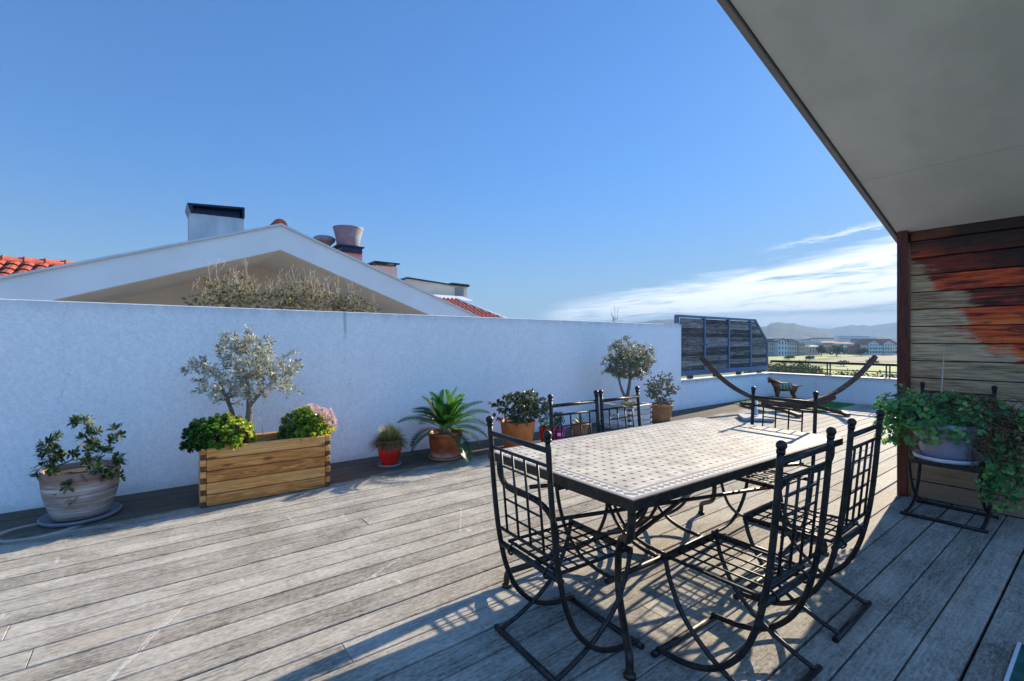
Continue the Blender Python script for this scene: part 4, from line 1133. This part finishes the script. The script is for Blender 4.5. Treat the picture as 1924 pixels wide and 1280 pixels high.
def farcrown(mb, c, rx, rz, n, leaf, rng):
    for i in range(n):
        d = rdir(rng, -.6, 1); k = rng.uniform(.55, 1)*(1+.35*mnoise.noise(d*2.5+c*.07)); p = c+Vector((d.x*rx*k, d.y*rx*k, d.z*rz*k))
        mb.leaf(p, rdir(rng), rdir(rng), leaf*rng.uniform(.7, 1.4), leaf*.9, min(1, max(0, .45+.3*d.z+rng.uniform(-.35, .35))), .2)
rng = random.Random(71); mb = MB()
for i in range(34):
    px = 1415+i*3.6+rng.uniform(-4, 4); d = rng.uniform(86, 112); hgt = rng.uniform(4.6, 6.2)
    if px > 1530: hgt *= .85
    c = far_pt(px, d); c.z = GZ+hgt*.55; farcrown(mb, c, rng.uniform(1.6, 2.8), hgt*.48, 330, .42, rng)
for i in range(22):
    px = 1545+i*9+rng.uniform(-5, 5); d = rng.uniform(74, 96); c = far_pt(px, d); c.z = GZ+2.0; farcrown(mb, c, rng.uniform(1.6, 2.6), rng.uniform(2.0, 3.0), 260, .4, rng)
structure('tree_belt', mb, M['fartree'], 'stuff')
# far solitary trees
for i, (px, d, h, w, lab) in enumerate([(1543, 338, 8.0, 7, 'dark round tree in the plain, left of its twin'), (1572, 332, 8.6, 8.5, 'dark round tree in the plain, right of its twin and wider'), (1618, 345, 6, 6, 'low dark tree in front of the white balcony house'),
        (1585, 196, 2.4, 3.6, 'small bush on the meadow seen just under the railing'), (1640, 205, 2.6, 4.0, 'small bush on the meadow right of the hammock arm'), (1521, 262, 2.6, 4.2, 'little dark bush at the edge of the ploughed field'), (1481, 270, 2.2, 5, 'low dark bush before the old mansion')]):
    t = thing('field_tree', lab, 'tree', far_pt(px, d)+Vector((0, 0, GZ)))
    mb = MB(); mb.tube([(0, 0, 0), (.1, 0, h*.25), (0, .1, h*.5)], [h*.05, h*.04, h*.02], 7); mb.build('trunk', M['bark'], t)
    mb = MB(); rr = random.Random(80+i)
    for k in range(5): farcrown(mb, Vector((rr.uniform(-.3, .3)*w, rr.uniform(-.3, .3)*w, h*rr.uniform(.45, .65))), w*.34, h*.34, 130, .9 if h > 4 else .5, rr)
    mb.build('crown', M['fartree'], t)
# buildings of the plain
wm = mottled('far_window', (.03, .04, .055), (.06, .07, .09), 1, .2)
cream = mottled('far_cream_wall', (.55, .49, .38), (.62, .56, .45), .2, .9, bump=0); slate = mottled('far_slate', (.05, .06, .08), (.09, .10, .12), .5, .7, bump=0)
white = mottled('far_white_wall', (.62, .61, .58), (.72, .71, .68), .2, .9, bump=0); ochre = mottled('far_ochre_wall', (.5, .38, .25), (.58, .45, .31), .2, .9, bump=0)
redr = mottled('far_red_roof', (.30, .10, .055), (.38, .15, .09), .6, .85, bump=0)
def building(name, lab, px0, px1, d, h, wall, roof, storeys, bays, roofh, rtype='hip', dep=12, z0=GZ, depth_turn=0.0):
    a, b = far_pt(px0, d), far_pt(px1, d); w = (b-a).length; mid = (a+b)/2; ang = math.atan2(b.y-a.y, b.x-a.x)+depth_turn
    t = thing(name, lab, 'building', (mid.x, mid.y, z0), ang)
    mb = MB(); mb.box((0, dep/2, h/2), (w, dep, h)); mb.build('wall', wall, t)
    if rtype == 'hip':
        mb = MB(); e = .6; W2, D2 = w/2+e, dep/2+e; k = min(W2, D2)*.75
        P = [(-W2, dep/2-D2, h), (W2, dep/2-D2, h), (W2, dep/2+D2, h), (-W2, dep/2+D2, h), (-W2+k, dep/2-D2+k, h+roofh), (W2-k, dep/2-D2+k, h+roofh), (W2-k, dep/2+D2-k, h+roofh), (-W2+k, dep/2+D2-k, h+roofh)]
        n = len(mb.v); mb.v += P
        for f in ((0, 1, 5, 4), (1, 2, 6, 5), (2, 3, 7, 6), (3, 0, 4, 7), (4, 5, 6, 7), (3, 2, 1, 0)): mb.face(f)
        mb.build('roof', roof, t)
    elif rtype == 'gable':
        mb = MB(); mb.prism([(-w/2, h), (w/2, h), (0, h+roofh-.3)], 'y', .05, dep); mb.build('gable_wall', wall, t)
        mb = MB(); e = roofh/(w/2)
        for q in (-1, 1): mb.prism([(0, h+roofh+.25), (q*(w/2+.9), h-.9*e+.25), (q*(w/2+.9), h-.9*e-.3), (0, h+roofh-.3)][::q], 'y', -1.2, dep+.9)
        mb.build('roof', roof, t)
    else:
        mb = MB(); mb.box((0, dep/2, h+.2), (w+.5, dep+.5, .4)); mb.build('roof', roof, t)
    sh = h/storeys; bw = w/bays
    for s in range(storeys):
        for q in range(bays):
            mb = MB(); mb.box((-w/2+bw*(q+.5), -.02, sh*(s+.52)), (bw*.34, .12, sh*.56)); mb.build('window', wm, t)
    return t
building('mansion_wing', 'cream old mansion wing with slate roof nearest the privacy screen', 1446, 1462, 352, 10.0, cream, slate, 3, 4, 2.4)
building('mansion_pavilion', 'central pale pavilion of the old mansion with a taller roof', 1462, 1479, 346, 11.0, white, slate, 3, 3, 1.6, 'gable')
building('mansion_wing', 'cream mansion wing with dark slate roof right of the pavilion', 1479, 1501, 350, 10.2, cream, slate, 3, 5, 2.2)
building('mansion_annexe', 'flat roofed ochre annexe at the right end of the old mansion', 1501.5, 1512, 348, 9.4, ochre, ochre, 3, 3, .3, 'flat')
building('barn', 'low ochre barn between the mansion and the twin dark trees', 1520, 1541, 368, 6.4, ochre, slate, 1, 4, 1.2, 'hip')
building('town_block', 'pale block of flats behind the low barn', 1529, 1543, 430, 9.8, white, white, 3, 4, .3, 'flat', 12)
building('town_block', 'pinkish low apartment row behind the twin dark trees', 1546, 1580, 440, 9.4, ochre, redr, 3, 9, 1.2, 'hip', 12)
building('town_block', 'grey white apartment row right of the twin dark trees', 1582, 1606, 425, 8.6, white, redr, 3, 6, 1.0, 'hip', 12)
building('red_house', 'dark red low house left of the white balcony house', 1612, 1627, 375, 7.0, redr, slate, 2, 3, 1.4, 'hip')
for (a, b, lab) in ((1628, 1655, 'white balcony house with a red gable roof, the left of the pair'), (1657, 1682, 'white balcony house with a red gable roof, the right of the pair, by the post')):
    t = building('balcony_house', lab, a, b, 368, 8.8, white, redr, 3, 5, 3.4, 'gable', 12)
    for s in range(3):
        mb = MB(); mb.box((0, -.9, 2.9*s+.25), (10.5, 1.7, .25)); mb.box((0, -1.7, 2.9*s+.8), (10.5, .1, .9)); mb.build('balcony', white, t)
rng = random.Random(91); mb = MB()
for i in range(230):
    px = rng.uniform(1150, 1790); d = rng.uniform(470, 2300); w, dp, h = rng.uniform(9, 26), rng.uniform(9, 15), rng.uniform(5, 12)*(1.25 if rng.random() < .15 else 1)
    c = far_pt(px, d); Rz = Matrix.Rotation(rng.uniform(0, PI), 3, 'Z')
    mb.box((c.x, c.y, GZ+h/2), (w, dp, h), rng.uniform(.25, 1), Rz); mb.box((c.x, c.y, GZ+h+.5), (w+.6, dp+.6, 1.0), rng.choice([.05, .1, .9]), Rz)
for (px, d, w, h) in ((1500, 1500, 120, 19), (1600, 1250, 85, 26), (1622, 1300, 60, 22), (1650, 1700, 90, 20), (1560, 1700, 90, 17)):
    c = far_pt(px, d); mb.box((c.x, c.y, GZ+h/2), (w, 18, h), .95, Matrix.Rotation(-.65, 3, 'Z'))
    for s in range(5): mb.box((c.x-1.2, c.y-1.6, GZ+h*(s+.5)/5), (w*.96, 18, h*.08), .2, Matrix.Rotation(-.65, 3, 'Z'))
m = Mat('town_mass', .9); m.base(m.ramp(m.rnd(), [(0, (.27, .10, .06)), (.15, (.3, .13, .08)), (.2, (.25, .25, .26)), (.4, (.5, .42, .33)), (.75, (.62, .57, .5)), (1, (.74, .73, .7))])); structure('distant_town', mb, m.m, 'stuff')
mb = MB(); rng = random.Random(92)
for i in range(330):
    px = rng.uniform(1150, 1790); d = rng.uniform(352, 700) if i % 2 else rng.uniform(500, 1800); c = far_pt(px, d); h = rng.uniform(4, 8) if d > 420 else rng.uniform(2.5, 5); c.z = GZ+h*.45; farcrown(mb, c, rng.uniform(3, 7), h*.5, 26, 2.4, rng)
structure('distant_trees', mb, M['fartree'], 'stuff')

def hills(name, prof, d0, d1, col, seed, rows=16):
    mb = MB(); cols = []; px = 880.0
    while px <= 1830: cols.append(px); px += 4
    def top(px):
        for (a, ya), (b, yb) in zip(prof, prof[1:]):
            if a <= px <= b: f = (px-a)/(b-a); f = f*f*(3-2*f); return ya+(yb-ya)*f
        return prof[-1][1]
    idx = {}
    for i, px in enumerate(cols):
        ztop = 1.36+(642-top(px))/882*d1
        for j in range(rows+1):
            f = j/rows; d = d0+(d1-d0)*f; p = far_pt(px, d)
            nz = mnoise.fractal(Vector((p.x*.0016, p.y*.0016, seed)), 1.0, 2.0, 5)
            rid = 1-abs(mnoise.noise(Vector((px*.022, f*.7, seed))))*1.2
            z = GZ-2+(ztop-GZ+2)*(f**1.35)*(1+.0*f)+nz*34*f*(1-f)*2+rid*26*f*(1-f)*1.6+nz*5*f
            idx[i, j] = len(mb.v); mb.v.append((p.x, p.y, z))
        p = far_pt(px, d1*1.12); idx[i, rows+1] = len(mb.v); mb.v.append((p.x, p.y, GZ-2))
    for i in range(len(cols)-1):
        for j in range(rows+1): mb.face((idx[i, j], idx[i+1, j], idx[i+1, j+1], idx[i, j+1]), 0, True)
    m = Mat(name+'_scrub', .95, 0, .1)
    n = m.noise(.012, 6, .7); m.base(m.ramp(n, [(.35, (.016, .024, .012)), (.55, (.05, .062, .03)), (.75, (.15, .14, .09))])); m.bump(n, 1.0, 30)
    structure(name, mb, m.m)
hills('near_hills', [(200, 618), (700, 616), (900, 612), (1100, 612), (1160, 608), (1205, 606), (1235, 602), (1275, 600), (1330, 612), (1400, 620), (1437, 613), (1452, 606), (1462, 604.5), (1480, 607), (1491, 606.5), (1506, 611), (1525, 614), (1550, 622), (1580, 630), (1620, 634), (1760, 634), (1900, 620), (2500, 615)], 1600, 2500, 0, 3.1)
hills('far_hills', [(200, 622), (900, 618), (1200, 622), (1400, 624), (1500, 620), (1545, 617), (1557, 618.5), (1580, 614.5), (1603, 610.5), (1612, 612), (1622, 610), (1634, 612.5), (1650, 610), (1668, 608), (1700, 603), (1800, 606), (2000, 612), (2500, 620)], 2700, 3800, 0, 8.7)

# haze over the plain
mb = MB(); mb.box((0, 0, 100), (12200, 12200, 330)); hz = mb.build('haze', bpy.data.materials.new('haze_air')); tag(hz, kind='stuff')
hm = hz.data.materials[0]; hm.use_nodes = True; nt = hm.node_tree
nt.nodes.clear(); out = nt.nodes.new('ShaderNodeOutputMaterial'); pv = nt.nodes.new('ShaderNodeVolumePrincipled')
pv.inputs['Color'].default_value = (.30, .49, .74, 1); pv.inputs['Density'].default_value = HAZE = .0003; pv.inputs['Anisotropy'].default_value = 0.0
nt.links.new(pv.outputs[0], out.inputs['Volume'])

# ------------------------------------------------------------------ world, sun, camera
EL, AZ = math.radians(22.8), math.radians(6.5)
W = bpy.data.worlds.new('World'); sc.world = W; W.use_nodes = True; nt = X.nt = W.node_tree
bg = nt.nodes['Background']; SKY_K, SKY_L = X.m('ADD', .74, 0.0), 4.6
sky = nt.nodes.new('ShaderNodeTexSky'); sky.sky_type = 'NISHITA'; sky.sun_disc = False
sky.sun_elevation = EL; sky.sun_rotation = PI/2-AZ; sky.altitude = 30; sky.air_density = 1.0; sky.dust_density = .15; sky.ozone_density = 3.5
tc = nt.nodes.new('ShaderNodeTexCoord'); sp = nt.nodes.new('ShaderNodeSeparateXYZ'); nt.links.new(tc.outputs['Generated'], sp.inputs[0])
dx, dy, dz = [X(o) for o in sp.outputs]
el = X.m('ARCSINE', dz)*(180/PI); az = X.m('ARCTAN2', dy, dx)*(180/PI)
def wnoise(x, y, scale, detail, rough=.6, dist=0.0):
    c = nt.nodes.new('ShaderNodeCombineXYZ'); nt.links.new(x.k, c.inputs[0]); nt.links.new(y.k, c.inputs[1])
    n = nt.nodes.new('ShaderNodeTexNoise'); n.inputs['Scale'].default_value = scale; n.inputs['Detail'].default_value = detail; n.inputs['Roughness'].default_value = rough; n.inputs['Distortion'].default_value = dist
    nt.links.new(c.outputs[0], n.inputs['Vector']); return X(n.outputs[0])
t_ = (49.0-az)                       # degrees towards the sun from the left tip of the cloud
lift = el-t_*.07
s1 = wnoise(t_*.075, lift*.75, 1.0, 6, .62, .5); s2 = wnoise(t_*.28, lift*2.4, 1.0, 5, .65, .4)
up = 4.0+t_*.165
band = sstep(el-up+(s1-.5)*5.0, .6, -1.4)*sstep(el-(2.2+t_*.03)+(s1-.5)*2.2, -.5, .6)*sstep(t_, -1.5, 4.0)*sstep(t_, 75, 50)
cl = sstep(s1*.6+s2*.4, .30, .54)*band
low = sstep((el-1.7-t_*.012+(s1-.5)*1.6).abs(), 1.0, .2)*sstep(t_, 12, 26)*sstep(t_, 85, 60)*.85
wisp = sstep((el-9.9-(t_-26.0)*.16+(s2-.5)*2.2).abs(), .5, .05)*sstep(t_, 23, 29)*sstep(t_, 38, 33)*.45*sstep(s2, .38, .6)
cloud = X.m('ADD', cl.mx(low).mx(wisp), 0.0, clamp=True)
mxn = nt.nodes.new('ShaderNodeMix'); mxn.data_type = 'RGBA'; nt.links.new((cloud*.85).k, mxn.inputs[0])
tint = nt.nodes.new('ShaderNodeMix'); tint.data_type = 'RGBA'; tint.blend_type = 'MULTIPLY'; tint.inputs[0].default_value = 1.0
nt.links.new(sky.outputs[0], tint.inputs[6]); tint.inputs[7].default_value = (.58, .96, 1.34, 1)
tdz = nt.nodes.new('ShaderNodeSeparateXYZ'); nt.links.new(tc.outputs['Generated'], tdz.inputs[0])
nt.links.new((.22+sstep(X(tdz.outputs[2]), .0, .34)*.78).k, tint.inputs[0])
lum = nt.nodes.new('ShaderNodeRGBToBW'); nt.links.new(tint.outputs[2], lum.inputs[0])
sc_ = nt.nodes.new('ShaderNodeVectorMath'); sc_.operation = 'SCALE'; nt.links.new(tint.outputs[2], sc_.inputs[0])
nt.links.new((SKY_K/(X(lum.outputs[0])/SKY_L+1.0)).k, sc_.inputs['Scale']); nt.links.new(sc_.outputs[0], mxn.inputs[6]); mxn.inputs[7].default_value = (7.0, 6.95, 6.85, 1)
fill_veil = sstep(el, 8, 22)*sstep(dy, .02, -.25)*sstep(wnoise(dx*2.0, dy*2.0+dz, 1.3, 6, .6), .34, .58)*.9  # bright sky patch added out of view behind the camera, lifts shaded walls
mx2 = nt.nodes.new('ShaderNodeMix'); mx2.data_type = 'RGBA'; nt.links.new(fill_veil.k, mx2.inputs[0]); nt.links.new(mxn.outputs[2], mx2.inputs[6]); mx2.inputs[7].default_value = (1.9, 4.1, 8.6, 1)
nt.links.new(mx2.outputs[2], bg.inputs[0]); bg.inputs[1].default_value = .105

S = Vector((math.cos(EL)*math.cos(AZ), math.cos(EL)*math.sin(AZ), math.sin(EL)))
ld = bpy.data.lights.new('sun', 'SUN'); ld.energy = 5.0; ld.angle = math.radians(.5); ld.color = (1, .86, .65)
lo = bpy.data.objects.new('sun', ld); COL.objects.link(lo); lo.rotation_euler = S.to_track_quat('Z', 'Y').to_euler(); lo.location = (20, 2, 10)

cam = bpy.data.cameras.new('camera'); co = bpy.data.objects.new('camera', cam); COL.objects.link(co); sc.camera = co
co.location = (0, 0, 1.36); co.rotation_euler = (PI/2, 0, -(PI/2-math.radians(52.585)))
cam.sensor_width = 36; cam.lens = 36*882/1924; cam.shift_y = 2/1924; cam.clip_start = .05; cam.clip_end = 20000
sc.view_settings.view_transform = 'Standard'; sc.view_settings.look = 'None'; sc.view_settings.gamma = 1; sc.view_settings.exposure = 1.42
sc.cycles.max_bounces = 8; sc.cycles.volume_bounces = 0; sc.cycles.use_denoising = True
